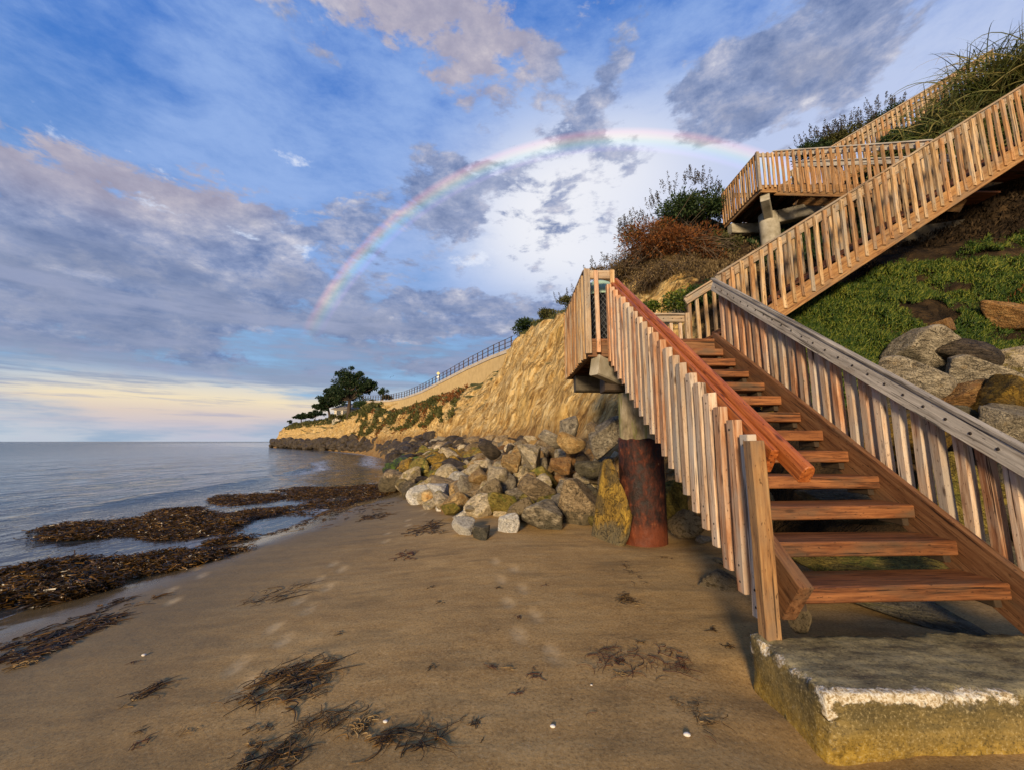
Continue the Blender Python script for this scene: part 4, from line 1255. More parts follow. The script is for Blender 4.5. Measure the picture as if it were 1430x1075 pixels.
# ------------------------------------------------------------------ concrete block at the foot of the stairs
def concrete_block():
    x0, x1, y0, y1, z0, z1 = 1.385, 3.9, 1.97, 2.56, -0.10, 0.295
    nx, ny, nz = 170, 44, 34
    vs, fs, ed = [], [], []
    index = {}

    def vid(i, j, k):
        key = (i, j, k)
        if key not in index:
            index[key] = len(vs)
            vs.append((i / nx, j / ny, k / nz))
        return index[key]
    for i in range(nx):
        for j in range(ny):
            fs.append((vid(i, j, nz), vid(i + 1, j, nz), vid(i + 1, j + 1, nz), vid(i, j + 1, nz)))
    for i in range(nx):
        for k in range(nz):
            fs.append((vid(i, 0, k), vid(i + 1, 0, k), vid(i + 1, 0, k + 1), vid(i, 0, k + 1)))
            fs.append((vid(i + 1, ny, k), vid(i, ny, k), vid(i, ny, k + 1), vid(i + 1, ny, k + 1)))
    for j in range(ny):
        for k in range(nz):
            fs.append((vid(0, j + 1, k), vid(0, j, k), vid(0, j, k + 1), vid(0, j + 1, k + 1)))
            fs.append((vid(nx, j, k), vid(nx, j + 1, k), vid(nx, j + 1, k + 1), vid(nx, j, k + 1)))
    v = np.array(vs)
    p = np.stack([x0 + v[:, 0] * (x1 - x0), y0 + v[:, 1] * (y1 - y0), z0 + v[:, 2] * (z1 - z0)], -1)
    # round and chip the edges
    dx = np.minimum(p[:, 0] - x0, x1 - p[:, 0]); dy = np.minimum(p[:, 1] - y0, y1 - p[:, 1]); dz = z1 - p[:, 2]
    near = np.sort(np.stack([dx, dy, dz], -1), axis=1)[:, 1]      # distance to the closest edge
    chipn = fbm(p * 7.0, 4, 41)
    width = np.clip(0.034 + 0.05 * chipn, 0.008, 0.10)
    k = np.clip(1 - near / (width * 2.0), 0, 1)
    cen = np.array([(x0 + x1) / 2, (y0 + y1) / 2, (z0 + z1) / 2])
    dirv = np.stack([np.where(dx < 0.11, np.sign(cen[0] - p[:, 0]), 0), np.where(dy < 0.11, np.sign(cen[1] - p[:, 1]), 0), np.where(dz < 0.11, -1.0, 0)], -1)
    dirv = dirv / (np.linalg.norm(dirv, axis=1, keepdims=True) + 1e-6)
    p2 = p + dirv * (k ** 1.3 * width * 0.62)[:, None]
    p2 = p2 + dirv * (k * 0.012 * fbm(p * 40, 2, 43))[:, None]
    p2 = p2 + 0.006 * np.stack([fbm(p * 9, 3, 44), fbm(p * 9, 3, 45), fbm(p * 9, 3, 46)], -1)
    p2[:, 2] += 0.004 * fbm(p * 24, 2, 48)
    # front face leans in and crumbles towards the bottom
    low = smooth(0.14, -0.06, p[:, 2])
    p2[:, 1] += low * (0.02 + 0.035 * fbm(p * 6, 3, 47)) * (v[:, 1] < 0.5)
    bd = smooth(0.09, 0.012, near) * (dz < 0.10) * ((p[:, 1] < y0 + 0.08) * 1.0 + (p[:, 0] < x0 + 0.045) * 0.55).clip(0, 1)
    bd = np.maximum(bd, smooth(0.05, 0.01, np.hypot(p[:, 0] - x0, p[:, 1] - y0)) * 0.62)
    bd = bd * np.clip(0.92 + 1.1 * fbm(p * np.array([3.0, 3.0, 3.0]), 3, 52), 0.25, 1.0)
    org = np.array([x0, y0, 0.0])
    me = mesh('concrete_block', p2 - org, [tuple(f) for f in fs], True)
    attr(me, 'edge', bd)
    o = add('concrete_block', me, None, Matrix.Translation(Vector(org)), 'block_concrete')
    tag(o, 'chipped golden-stained concrete block forming the bottom step of the stairs', 'concrete block')


concrete_block()


# ------------------------------------------------------------------ litter bin on the lower landing
def litter_bin():
    x, y, z = 1.37, 6.12, FLOOR1
    e = empty('litter_bin', (x, y, z))
    T = Matrix.Translation((x, y, z))
    v, f = lathe([(0.0, 0.03), (0.21, 0.03), (0.22, 0.78), (0.0, 0.78)], 28)
    add('liner', mesh('liner', v, f, True), e, T, 'liner_black')
    parts = []
    n = 22
    for s in (-1, 1):
        for k in range(n):
            pts = []
            for i in range(15):
                h = i / 14
                a = 2 * math.pi * k / n + s * h * 2.3
                pts.append((0.243 * math.cos(a), 0.243 * math.sin(a), 0.02 + 0.76 * h))
            parts.append(tube_arrays(pts, 0.0055, 4))
    v, f = join(parts)
    add('wire_basket', mesh('wire_basket', v, f), e, T, 'wire_steel')
    for zz in (0.02, 0.80):
        v, f = lathe([(0.262, zz - 0.02), (0.262, zz + 0.02), (0.236, zz + 0.02), (0.236, zz - 0.02), (0.262, zz - 0.02)], 32)
        add('rim', mesh('rim', v, f), e, T, 'green_paint')
    v, f = lathe([(0.262, 0.82), (0.266, 0.86), (0.255, 0.87), (0.24, 0.93), (0.20, 0.99), (0.13, 1.03), (0.05, 1.047), (0.001, 1.05)], 32)
    add('domed_lid', mesh('domed_lid', v, f, True), e, T, 'green_paint')
    tag(e, 'wire mesh litter bin with pale green domed lid on the stair landing', 'litter bin')


litter_bin()


# ------------------------------------------------------------------ rocks
def ico(sub):
    ph = (1 + 5 ** 0.5) / 2
    v = [(-1, ph, 0), (1, ph, 0), (-1, -ph, 0), (1, -ph, 0), (0, -1, ph), (0, 1, ph), (0, -1, -ph), (0, 1, -ph), (ph, 0, -1), (ph, 0, 1), (-ph, 0, -1), (-ph, 0, 1)]
    v = [Vector(q).normalized() for q in v]
    f = [(0, 11, 5), (0, 5, 1), (0, 1, 7), (0, 7, 10), (0, 10, 11), (1, 5, 9), (5, 11, 4), (11, 10, 2), (10, 7, 6), (7, 1, 8), (3, 9, 4), (3, 4, 2), (3, 2, 6), (3, 6, 8), (3, 8, 9), (4, 9, 5), (2, 4, 11), (6, 2, 10), (8, 6, 7), (9, 8, 1)]
    for _ in range(sub):
        cache, nf = {}, []

        def mid(a, b):
            k = (min(a, b), max(a, b))
            if k not in cache:
                cache[k] = len(v); v.append(((v[a] + v[b]) / 2).normalized())
            return cache[k]
        for a, b, c in f:
            ab, bc, ca = mid(a, b), mid(b, c), mid(c, a)
            nf += [(a, ab, ca), (b, bc, ab), (c, ca, bc), (ab, bc, ca)]
        f = nf
    return np.array([tuple(q) for q in v]), np.array(f)


ICO = {3: ico(3), 4: ico(4)}


def rock_mesh(seed, sub=3, planes=9, sharp=14.0, rough=0.05):
    r = np.random.RandomState(seed)
    v, f = ICO[sub]
    n = r.normal(size=(planes, 3)); n /= np.linalg.norm(n, axis=1, keepdims=True)
    dd = r.uniform(0.46, 0.92, planes)
    q = np.maximum(v @ n.T, 0.02) / dd                  # 1/r for each plane
    q = np.concatenate([q, np.full((len(v), 1), 0.80)], 1)
    inv = (q ** sharp).sum(1) ** (1 / sharp)
    rad = 1 / inv
    p = v * rad[:, None]
    p = p * (1 + rough * fbm(p * 2.2 + seed, 4, seed))[:, None]
    p = p + v * (rough * 0.35 * fbm(p * 7 + seed, 3, seed + 9))[:, None]
    p /= np.abs(p).max(0)                                # unit half extents
    me = mesh('boulder', p, f, False)
    me.polygons.foreach_set('use_smooth', np.ones(len(me.polygons), dtype=bool))
    return me


ROCK_LO = [rock_mesh(100 + i, 3, 7 + i % 5, 22 + 9 * (i % 4), 0.06) for i in range(12)]
ROCK_HI = [rock_mesh(200 + i, 4, 7 + i % 5, 26 + 12 * (i % 4), 0.06) for i in range(10)]
BARN = rock_mesh(301, 4, 12, 8, 0.14)


def rock(c, half, mat, me, rot=None, label=None, group=None, name='boulder'):
    rot = rot if rot is not None else (rnd.uniform(-.5, .5), rnd.uniform(-.5, .5), rnd.uniform(0, 6.28))
    from mathutils import Euler
    M = Matrix.Translation(Vector(c)) @ Euler(rot).to_matrix().to_4x4() @ Matrix.Diagonal((*half, 1))
    o = add(name, me, None, M, mat)
    return tag(o, label, 'boulder', group)


# named rocks: pixel centre, pixel size, camera depth
HERO = [
    (648, 733, 34, 28, 6.35, 'rock_white', 2, (0.2, 0.5, 0.4), 'sharp-edged chalk white rock alone on the sand before the boulders'),
    (674, 743, 32, 36, 5.95, 'rock_grey', 1, (0.1, 0.45, 0.2), 'small grey and orange pointed rock beside the two white rocks'),
    (707, 729, 36, 38, 6.35, 'rock_white', 5, (0.3, 0.1, 0.9), 'rounded white rock resting against the barnacled long rock'),
    (757, 719, 66, 46, 6.6, 'rock_grey', 4, (0.0, 0.3, 0.1), 'grey wedge-shaped boulder with mossy foot at the front of the pile'),
    (808, 694, 76, 68, 7.1, 'rock_brown', 3, (0.1, 0.1, 0.6), 'largest brown boulder at the front of the pile near the rusted pile'),
    (728, 707, 40, 34, 7.0, 'barnacle_rock', -1, (0.1, 0.75, 0.1), 'barnacled long rock leaning between white rock and grey wedge boulder'),
    (748, 680, 56, 38, 7.9, 'rock_brown', 0, (0.0, 0.1, 0.2), 'smooth flat-topped brown boulder above the grey wedge boulder'),
    (697, 697, 50, 34, 7.7, 'rock_moss', 7, (0.0, 0.5, 0.2), 'pale mossy slanting boulder beside the barnacled rock'),
    (683, 686, 46, 40, 8.4, 'barnacle_rock', -1, (0.0, 0.6, 0.3), 'barnacle-speckled upright slab behind the pale slanting boulder'),
    (632, 706, 30, 24, 7.8, 'rock_moss', 6, (0.2, 0.3, 0.2), 'small mossy boulder at the sand edge of the pile'),
    (657, 707, 26, 9, 7.7, 'rock_pale', 8, (0.1, 0.1, 0.2), 'flat pale stone lying on the sand beside the mossy boulder'),
    (715, 648, 30, 32, 9.6, 'rock_tan', 2, (0.3, 0.3, 0.2), 'tan upright boulder in the middle of the pile'),
    (795, 617, 42, 30, 9.2, 'rock_tan', 9, (0.1, 0.1, 0.3), 'broad tan boulder high on the pile below the cliff'),
    (791, 596, 26, 40, 9.8, 'rock_grey', 5, (0.1, 0.2, 0.5), 'blue-grey pointed boulder at the top of the pile'),
    (770, 612, 40, 24, 9.6, 'rock_grey', 0, (0.1, 0.1, 0.1), 'low grey boulder beside the broad tan one'),
    (742, 636, 44, 34, 9.3, 'rock_pale', 1, (0.4, 0.5, 0.2), 'pale pinkish ridged boulder in the middle of the pile'),
    (823, 690, 30, 30, 7.6, 'rock_shade', 4, (0.2, 0.2, 0.8), 'shaded brown boulder wedged behind the largest boulder'),
    (836, 724, 34, 24, 6.5, 'rock_moss', 7, (0.1, 0.2, 0.3), 'small mossy stone at the foot of the yellow slab'),
    (848, 660, 40, 40, 7.3, 'rock_brown', 8, (0.1, 0.2, 0.3), 'brown boulder leaning behind the yellow slab'),
    (850, 606, 34, 70, 8.0, 'rock_grey', 6, (0.05, 0.12, 0.5), 'tall grey slab standing in the shade under the landing'),
    (832, 606, 26, 44, 8.4, 'rock_brown', 3, (0.1, -0.3, 0.2), 'narrow tan-brown slab leaning left of the tall grey slab'),
    (785, 652, 34, 28, 8.6, 'rock_orange', 2, (0.2, 0.3, 0.1), 'rusty orange boulder above the flat-topped brown boulder'),
    (822, 652, 44, 28, 8.2, 'rock_shade', 9, (0.2, -0.3, 0.1), 'dark split boulder beside the rusty orange one'),
    (683, 626, 34, 26, 11, 'rock_dark', 0, (0.2, 0.2, 0.2), 'dark square boulder at the back of the pile'),
    (690, 660, 40, 28, 9.0, 'rock_pale', 5, (0.1, 0.4, 0.3), 'cream boulder above the barnacled slab'),
    (615, 682, 40, 24, 9.6, 'rock_white', 1, (0.1, 0.3, 0.2), 'low white boulder at the seaward edge of the pile'),
    (652, 676, 34, 26, 9.2, 'rock_grey', 3, (0.2, 0.4, 0.2), 'grey angular boulder beside the low white one'),
    (668, 668, 30, 26, 9.2, 'rock_tan', 4, (0.2, 0.2, 0.8), 'orange-tinted boulder beside the grey angular one'),
    # round the pile and under the stairs
    (852, 694, 38, 134, 5.95, 'rock_yellow', 3, (0.0, 0.13, 0.3), 'tall yellow algae-stained slab leaning beside the rusted pile'),
    (936, 700, 44, 90, 6.5, 'rock_moss', 6, (0.0, -0.3, 0.3), 'mossy slab leaning against the right side of the rusted pile'),
    (957, 728, 60, 36, 5.6, 'barnacle_rock', -1, (0.0, 0.35, 0.3), 'barnacled stone at the right foot of the rusted pile'),
    (985, 748, 42, 10, 5.0, 'rock_pale', 8, (0.0, 0.0, 0.3), 'flat pale stone half buried under the left railing'),
    (1008, 777, 32, 8, 4.5, 'rock_pale', 9, (0.0, 0.1, 0.2), 'thin pale stone showing in the sand under the railing'),
    (1008, 816, 96, 42, 4.0, 'barnacle_rock', -1, (0.0, 0.22, -0.35), 'long barnacle-encrusted rock lying in the sand beside the railing foot'),
    (1090, 566, 50, 50, 6.4, 'rock_yellow', 2, (0.2, 0.3, 0.2), 'bright yellow boulder seen between the stair treads'),
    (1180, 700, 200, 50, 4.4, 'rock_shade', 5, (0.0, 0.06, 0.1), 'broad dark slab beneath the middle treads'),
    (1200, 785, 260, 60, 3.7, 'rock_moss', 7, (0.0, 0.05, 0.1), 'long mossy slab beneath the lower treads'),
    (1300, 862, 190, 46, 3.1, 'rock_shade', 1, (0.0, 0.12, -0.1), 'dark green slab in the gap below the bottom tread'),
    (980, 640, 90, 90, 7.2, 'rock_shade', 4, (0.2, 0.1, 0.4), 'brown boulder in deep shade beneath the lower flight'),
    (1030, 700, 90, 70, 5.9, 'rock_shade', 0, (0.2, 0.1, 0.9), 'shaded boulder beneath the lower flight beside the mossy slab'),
    (1116, 862, 34, 34, 2.55, 'barnacle_rock', -1, (0.2, 0.2, 0.3), 'barnacle-crusted lump at the splintered foot of the left stringer'),
    # right of the right railing
    (1282, 493, 78, 76, 6.2, 'rock_grey', 4, (0.1, 0.35, 0.2), 'grey-green boulder at the lower edge of the ice plant'),
    (1264, 535, 96, 70, 5.5, 'rock_grey', 9, (0.1, 0.25, 0.1), 'flat grey boulder behind the right railing'),
    (1330, 503, 90, 48, 6.1, 'rock_dark', 0, (0.0, 0.12, 0.1), 'dark wet boulder between two grey boulders on the slope'),
    (1362, 523, 96, 74, 5.5, 'rock_grey', 3, (0.1, -0.15, 0.2), 'rounded grey boulder above the yellow and orange rocks'),
    (1348, 552, 78, 56, 5.1, 'rock_orange', 6, (0.1, -0.2, 0.3), 'orange-faced boulder beneath the rounded grey boulder'),
    (1402, 560, 116, 60, 4.8, 'rock_yellow', 8, (0.0, 0.45, 0.0), 'long yellow rock slanting behind the right railing'),
    (1418, 600, 72, 90, 4.4, 'rock_grey', 2, (0.1, 0.4, 0.2), 'grey boulder standing beside the long yellow rock'),
    (1416, 505, 58, 62, 5.8, 'rock_pale', 5, (0.2, 0.2, 0.3), 'pale orange-topped boulder under the ice plant edge'),
    (1318, 455, 26, 30, 6.4, 'rock_orange', 7, (0.1, 0.2, 0.3), 'small brown rock poking out of the ice plant'),
    (1408, 436, 60, 40, 6.6, 'rock_orange', 1, (0.1, 0.55, 0.1), 'orange-brown rock high up in the ice plant'),
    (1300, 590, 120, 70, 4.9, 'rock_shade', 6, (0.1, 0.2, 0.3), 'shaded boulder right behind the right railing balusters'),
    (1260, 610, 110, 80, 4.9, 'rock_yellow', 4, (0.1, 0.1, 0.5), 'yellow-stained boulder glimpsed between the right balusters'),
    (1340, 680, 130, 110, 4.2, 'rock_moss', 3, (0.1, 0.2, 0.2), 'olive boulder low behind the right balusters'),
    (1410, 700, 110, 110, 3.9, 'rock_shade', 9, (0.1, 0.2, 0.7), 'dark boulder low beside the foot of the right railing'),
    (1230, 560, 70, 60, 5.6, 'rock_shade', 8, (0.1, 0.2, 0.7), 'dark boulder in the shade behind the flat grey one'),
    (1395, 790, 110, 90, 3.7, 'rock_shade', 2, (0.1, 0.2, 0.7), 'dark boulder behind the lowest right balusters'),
]


def hero_rocks():
    for k, (px, py, w, h, Z, mat, mi, rot, label) in enumerate(HERO):
        c = D(px, py, Z)
        hw, hh = w * Z / F_PX / 2 * 1.06, h * Z / F_PX / 2 * 1.08
        dep = min(max(hw, hh) * 0.95, 0.55)
        if mi < 0:
            me = BARN
        else:
            me = ROCK_HI[mi]
        if py + h / 2 > 690 and px < 1060:
            zg = float(sand_h(np.array([c[0]]), np.array([c[1]]))[0])
            # sit it on the sand with a little buried
            c = c - np.array([0, 0, 0.04]); hh *= 1.06
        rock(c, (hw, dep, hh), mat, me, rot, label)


hero_rocks()


def riprap():
    """the boulders of the seawall pile: hundreds that can be counted, the far ones merged"""
    r = random.Random(11)
    front = np.array([(1.7, 8.2), (0.6, 7.7), (-0.7, 8.0), (-1.9, 9.6), (-2.7, 11.4), (-4.2, 15), (-5.6, 18.6), (-6.6, 23), (-8.5, 30), (-12, 42), (-18, 55), (-29, 72), (-50, 98), (-74, 126)])
    back = np.array([(3.0, 9.4), (2.2, 11.0), (1.5, 13.0), (1.0, 15.5), (0.4, 18.2), (-1.0, 21.5), (-2.2, 24.5), (-4.0, 29), (-6.5, 35), (-12, 46.5), (-20, 60), (-31, 76), (-52, 102), (-76, 130)])
    look = {'rock_brown': 'brown', 'rock_grey': 'grey', 'rock_tan': 'tan', 'rock_orange': 'rusty orange', 'rock_pale': 'cream', 'rock_white': 'white', 'rock_moss': 'mossy', 'rock_yellow': 'yellow-stained', 'rock_algae': 'green algae-covered', 'rock_dark': 'dark wet'}

    def boulder_label(m, s, size, w, dist, tall):
        sz = 'small' if s < size * 0.72 else 'large' if s > size * 1.15 else 'middle-sized'
        sh = 'blocky' if tall > 0.85 else 'flat' if tall < 0.62 else 'angular'
        row = 'low in the pile' if w < 0.3 else 'halfway up the pile' if w < 0.65 else 'high on the pile'
        reach = 'beside the rusted pile' if dist < 9.5 else 'behind the white rocks' if dist < 13 else 'near the algae-covered stones' if dist < 20 else 'below the bare cliff' if dist < 30 else 'toward the headland'
        return '%s %s %s boulder %s, %s' % (sz, sh, look[m], row, reach)

    placed = []
    for seg in range(len(front) - 1):
        f0, f1, b0, b1 = front[seg], front[seg + 1], back[seg], back[seg + 1]
        dist = np.linalg.norm((f0 + f1) / 2)
        size = 0.33 if dist < 12 else 0.42 if dist < 19 else 0.50 if dist < 28 else 0.65 if dist < 60 else 0.75
        area = np.linalg.norm(f1 - f0) * np.linalg.norm((b0 + b1) / 2 - (f0 + f1) / 2)
        n = int(area / (size * size * (1.55 if dist < 28 else 2.2)))
        for _ in range(n):
            u, w = r.random(), r.random()
            a = f0 + (f1 - f0) * u; b = b0 + (b1 - b0) * u
            q = a + (b - a) * w
            sea_side = float(q[0] - shore_x(q[1]))
            zt = 1.35 if dist < 30 else 1.7
            z = max(-0.1, float(sand_h(q[:1], q[1:])[0])) + (zt * w ** 0.8) * min(1.0, (dist / 11) ** 0.6) + r.uniform(-0.12, 0.16)
            s = size * r.choice([0.55, 0.7, 0.85, 1.0, 1.0, 1.2, 1.5])
            # colour by how near the water it lies
            k = r.random()
            if dist > 26:
                m = 'rock_dark' if k < 0.75 else 'rock_brown' if k < 0.9 else 'rock_grey'
            elif dist > 15.5 and w < 0.30:
                m = 'rock_algae' if k < 0.55 else 'rock_dark' if k < 0.75 else 'rock_yellow'
            elif dist > 12:
                m = ('rock_yellow' if k < 0.34 else 'rock_moss' if k < 0.56 else 'rock_brown' if k < 0.68 else 'rock_dark' if k < 0.84 else 'rock_pale') if w < 0.6 else ('rock_dark' if k < 0.5 else 'rock_brown')
            elif w < 0.4:
                m = 'rock_pale' if k < 0.34 else 'rock_white' if k < 0.50 else 'rock_moss' if k < 0.60 else 'rock_grey' if k < 0.74 else 'rock_tan' if k < 0.86 else 'rock_brown'
            else:
                m = 'rock_brown' if k < 0.30 else 'rock_grey' if k < 0.50 else 'rock_tan' if k < 0.66 else 'rock_orange' if k < 0.73 else 'rock_pale' if k < 0.92 else 'rock_dark'
            placed.append((q[0], q[1], z, s, m, dist, w, size))
    placed.sort(key=lambda e: -e[3] / math.hypot(e[0], e[1]))
    near, far = placed[:290], placed[290:]
    from mathutils import Euler
    for (x, y, z, s, m, dist, w, size) in near:
        me = ROCK_LO[r.randrange(12)]
        half = (s * r.uniform(0.7, 1.15), s * r.uniform(0.7, 1.1), s * r.uniform(0.55, 0.9))
        rock((x, y, z), half, m, me, (r.uniform(-.5, .5), r.uniform(-.5, .5), r.uniform(0, 6.28)), boulder_label(m, s, size, w, dist, half[2] / max(half[0], half[1])), 'boulders of the seawall pile')
    # the rest as one mass per look
    bymat = {}
    for e in far: bymat.setdefault('rock_dark' if e[5] > 26 else e[4], []).append(e)
    vv, ff, off, mi, mats = [], [], 0, [], []
    for k, (m, lst) in enumerate(bymat.items()):
        mats.append(m)
        for (x, y, z, s, _, dist, _w, _s) in lst:
            p, f = (ICO[3] if dist < 26 else _ICO2)
            q = rock_pts(p, r.randrange(10 ** 6))
            half = np.array((s * r.uniform(0.7, 1.2), s * r.uniform(0.7, 1.1), s * r.uniform(0.55, 0.95)))
            R = np.array(Euler((r.uniform(-.5, .5), r.uniform(-.5, .5), r.uniform(0, 6.28))).to_matrix())
            vv.append((q * half) @ R.T + np.array((x, y, z)))
            ff.append(f + off); off += len(p); mi.append(np.full(len(f), k))
    me = mesh('far_boulders', np.concatenate(vv), np.concatenate(ff), False)
    for m in mats: me.materials.append(MATS[m])
    me.polygons.foreach_set('material_index', np.concatenate(mi).astype(np.int32))
    o = add('far_boulders', me)
    tag(o, 'mass of small and distant dark boulders along the foot of the bluff', 'boulders', kind='stuff')


_ICO2 = ico(2)


def rock_pts(v, seed):
    r = np.random.RandomState(seed)
    n = r.normal(size=(8, 3)); n /= np.linalg.norm(n, axis=1, keepdims=True)
    dd = r.uniform(0.45, 0.95, 8)
    q = np.maximum(v @ n.T, 0.02) / dd
    q = np.concatenate([q, np.full((len(v), 1), 0.92)], 1)
    return v / ((q ** 30).sum(1) ** (1 / 30))[:, None]


riprap()

# ------------------------------------------------------------------ plants
nr = np.random.RandomState(77)


def leaves(P, L, Wd, dirs=None, up=0.0, bend=0.0, rs_=nr):
    """a folded two-triangle leaf at each point P; returns verts, tris"""
    n = len(P)
    d = rs_.normal(size=(n, 3)) if dirs is None else dirs + rs_.normal(size=(n, 3)) * 0.35
    d[:, 2] += up
    d /= np.linalg.norm(d, axis=1, keepdims=True) + 1e-9
    s = np.cross(d, rs_.normal(size=(n, 3)))
    s /= np.linalg.norm(s, axis=1, keepdims=True) + 1e-9
    L = (np.asarray(L) * rs_.uniform(0.6, 1.3, n))[:, None]
    w = (np.asarray(Wd) * rs_.uniform(0.7, 1.3, n))[:, None]
    mid = P + d * L * 0.5
    v = np.stack([P, mid + s * w / 2, P + d * L - np.array([0, 0, 1]) * bend * L, mid - s * w / 2], 1).reshape(-1, 3)
    b = np.arange(n)[:, None] * 4
    f = np.concatenate([b + np.array([[0, 1, 2]]), b + np.array([[0, 2, 3]])], 1).reshape(-1, 3)
    return v, f


def merge(parts):
    vs, fs, o = [], [], 0
    for v, f in parts:
        vs.append(v); fs.append(f + o); o += len(v)
    return np.concatenate(vs), np.concatenate(fs)


def strips(paths, w, rs_=nr, taper=True):
    """paths (n, k, 3): flat ribbons; returns verts, quads"""
    n, k, _ = paths.shape
    d = np.gradient(paths, axis=1)
    s = np.cross(d, rs_.normal(size=(n, 1, 3)))
    s /= np.linalg.norm(s, axis=2, keepdims=True) + 1e-9
    t_ = np.linspace(0, 1, k)[None, :, None]
    ww = (np.asarray(w) * np.ones(n))[:, None, None] * ((1 - t_ ** 2 * 0.9) if taper else 1.0)
    v = np.stack([paths - s * ww / 2, paths + s * ww / 2], 2).reshape(-1, 3)
    b = (np.arange(n)[:, None] * k + np.arange(k - 1)[None, :]) * 2
    f = np.stack([b, b + 1, b + 3, b + 2], -1).reshape(-1, 4)
    return v, f


def clump_points(c, rad, n, rs_, clumps=14, spread=0.42, flat=1.0):
    """leaf positions in clumps over an ellipsoid's upper shell"""
    cd = rs_.normal(size=(clumps, 3)); cd /= np.linalg.norm(cd, axis=1, keepdims=True)
    cd[:, 2] = np.abs(cd[:, 2]) * 1.0 - 0.25
    cc = cd * rs_.uniform(0.45, 0.95, (clumps, 1))
    k = rs_.randint(0, clumps, n)
    off = rs_.normal(size=(n, 3)); off /= np.linalg.norm(off, axis=1, keepdims=True)
    off *= rs_.uniform(0, 1, (n, 1)) ** 0.45 * spread * rs_.uniform(0.6, 1.25, clumps)[k][:, None]
    p = cc[k] + off
    return np.array(c) + p * np.array(rad), off


def stems(base, c, rad, n, rs_, r0=0.025, mat='bark', parent=None, name='stem'):
    parts = []
    for i in range(n):
        e = np.array(c) + rs_.normal(size=3) * np.array(rad) * 0.45
        b = np.array(base) + rs_.normal(size=3) * np.array([0.08, 0.08, 0.0])
        m = (b + e) / 2 + rs_.normal(size=3) * np.array(rad) * 0.15
        parts.append(tube_arrays([b, (b * 0.6 + m * 0.4), m, (m + e) / 2 + rs_.normal(size=3) * 0.03, e], [r0, r0 * .85, r0 * .6, r0 * .4, r0 * .15], 5))
    v, f = join(parts)
    M = WM[parent.name]
    inv = M.inverted()
    v = [inv @ Vector(q) for q in v]
    return add(name, mesh(name, v, f, True), parent, M, mat)


def shrub(c, rad, n, mat, label, leaf=(0.09, 0.04), clumps=14, seed=1, group=None, up=0.3, spread=0.42, spikes=0, spike_len=0.35, twigs=0, name='shrub', twigmat='twig', cat='shrub'):
    rs_ = np.random.RandomState(seed)
    base = np.array(c) - np.array([0, 0, rad[2] * 0.8])
    e = empty(name, base)
    P, off = clump_points(c, rad, n, rs_, clumps, spread)
    v, f = leaves(P, leaf[0], leaf[1], off * 2.5, up, 0.1, rs_)
    add('foliage', mesh('foliage', v - base, f, False), e, WM[e.name], mat)
    stems(base, c, rad, max(4, clumps // 3), rs_, 0.02 + 0.012 * rad[2], 'bark', e)
    if spikes:
        pts = []
        for i in range(spikes):
            a = rs_.normal(size=3); a /= np.linalg.norm(a); a[2] = abs(a[2]) * 1.1 + 0.15
            q = np.array(c) + a * np.array(rad) * rs_.uniform(0.85, 1.02)
            L = spike_len * rs_.uniform(0.6, 1.2)
            k = 46
            tt = rs_.uniform(0, 1, k)
            d_ = np.array([a[0] * .25, a[1] * .25, 1.0])
            ang = rs_.uniform(0, 6.28, k)
            rr = 0.16 * L * (1 - tt) ** 0.7 * rs_.uniform(.5, 1, k)
            pts.append(q + d_ * (tt * L)[:, None] + np.stack([np.cos(ang) * rr, np.sin(ang) * rr, 0 * rr], -1))
        P = np.concatenate(pts)
        v, f = leaves(P, 0.055, 0.03, None, 0.8, 0, rs_)
        add('flower_spike', mesh('flower_spike', v - base, f, False), e, WM[e.name], 'leaf_spike')['kind'] = 'stuff'
    if twigs:
        a = rs_.normal(size=(twigs, 3)); a /= np.linalg.norm(a, axis=1, keepdims=True); a[:, 2] = np.abs(a[:, 2]) - 0.3
        st = np.array(c) + a * np.array(rad) * rs_.uniform(0.35, 0.9, (twigs, 1))
        d_ = a + rs_.normal(size=(twigs, 3)) * 0.6
        tt = np.linspace(0, 1, 5)[None, :, None]
        ln = rs_.uniform(0.25, 0.75, (twigs, 1, 1)) * max(rad) * 0.55
        paths = st[:, None, :] + d_[:, None, :] * tt * ln + rs_.normal(size=(twigs, 5, 3)) * 0.035 - np.array([0, 0, 1]) * (tt ** 2) * ln * 0.5
        v, f = strips(paths, 0.014, rs_)
        add('twig', mesh('twig', v - base, f, False), e, WM[e.name], twigmat)['kind'] = 'stuff'
    return tag(e, label, cat, group)


# hillside behind the landings
shrub(YP(938, 350, 12.2), (1.75, 1.0, 1.0), 12000, 'leaf_rust', 'rust-red dry bush covering the bluff shoulder below the dark bush', (0.10, 0.03), 26, 3, None, 0.4, 0.40, 0, 0, 900)
shrub(YP(890, 372, 12.6), (0.95, 0.9, 0.75), 4200, 'leaf_dry', 'brown dry bush with bare twigs above the litter bin', (0.09, 0.025), 18, 4, None, 0.3, 0.42, 0, 0, 520)
shrub(YP(935, 385, 11.6), (1.1, 0.7, 0.55), 3400, 'leaf_dry', 'tangle of grey-brown dead twigs hanging over the sandy bank', (0.08, 0.02), 16, 5, None, -0.3, 0.42, 0, 0, 900)
shrub(YP(962, 302, 14.0), (1.45, 1.2, 1.0), 10000, 'leaf_dark', 'dark green bush with upright flower spikes on the bluff shoulder', (0.13, 0.045), 26, 6, None, 0.3, 0.40, 60, 0.5)
shrub(YP(885, 335, 14.2), (0.55, 0.6, 0.55), 1200, 'leaf_olive', 'thin grey-green bush with bare spikes at the bluff edge', (0.10, 0.03), 14, 8, None, 0.6, 0.34, 34, 0.45, 200)
shrub(YP(1000, 345, 12.6), (0.75, 0.7, 0.65), 3200, 'leaf_olive', 'olive bush in the shade under the upper landing', (0.10, 0.035), 14, 9, None, 0.3, 0.42, 0, 0, 260)
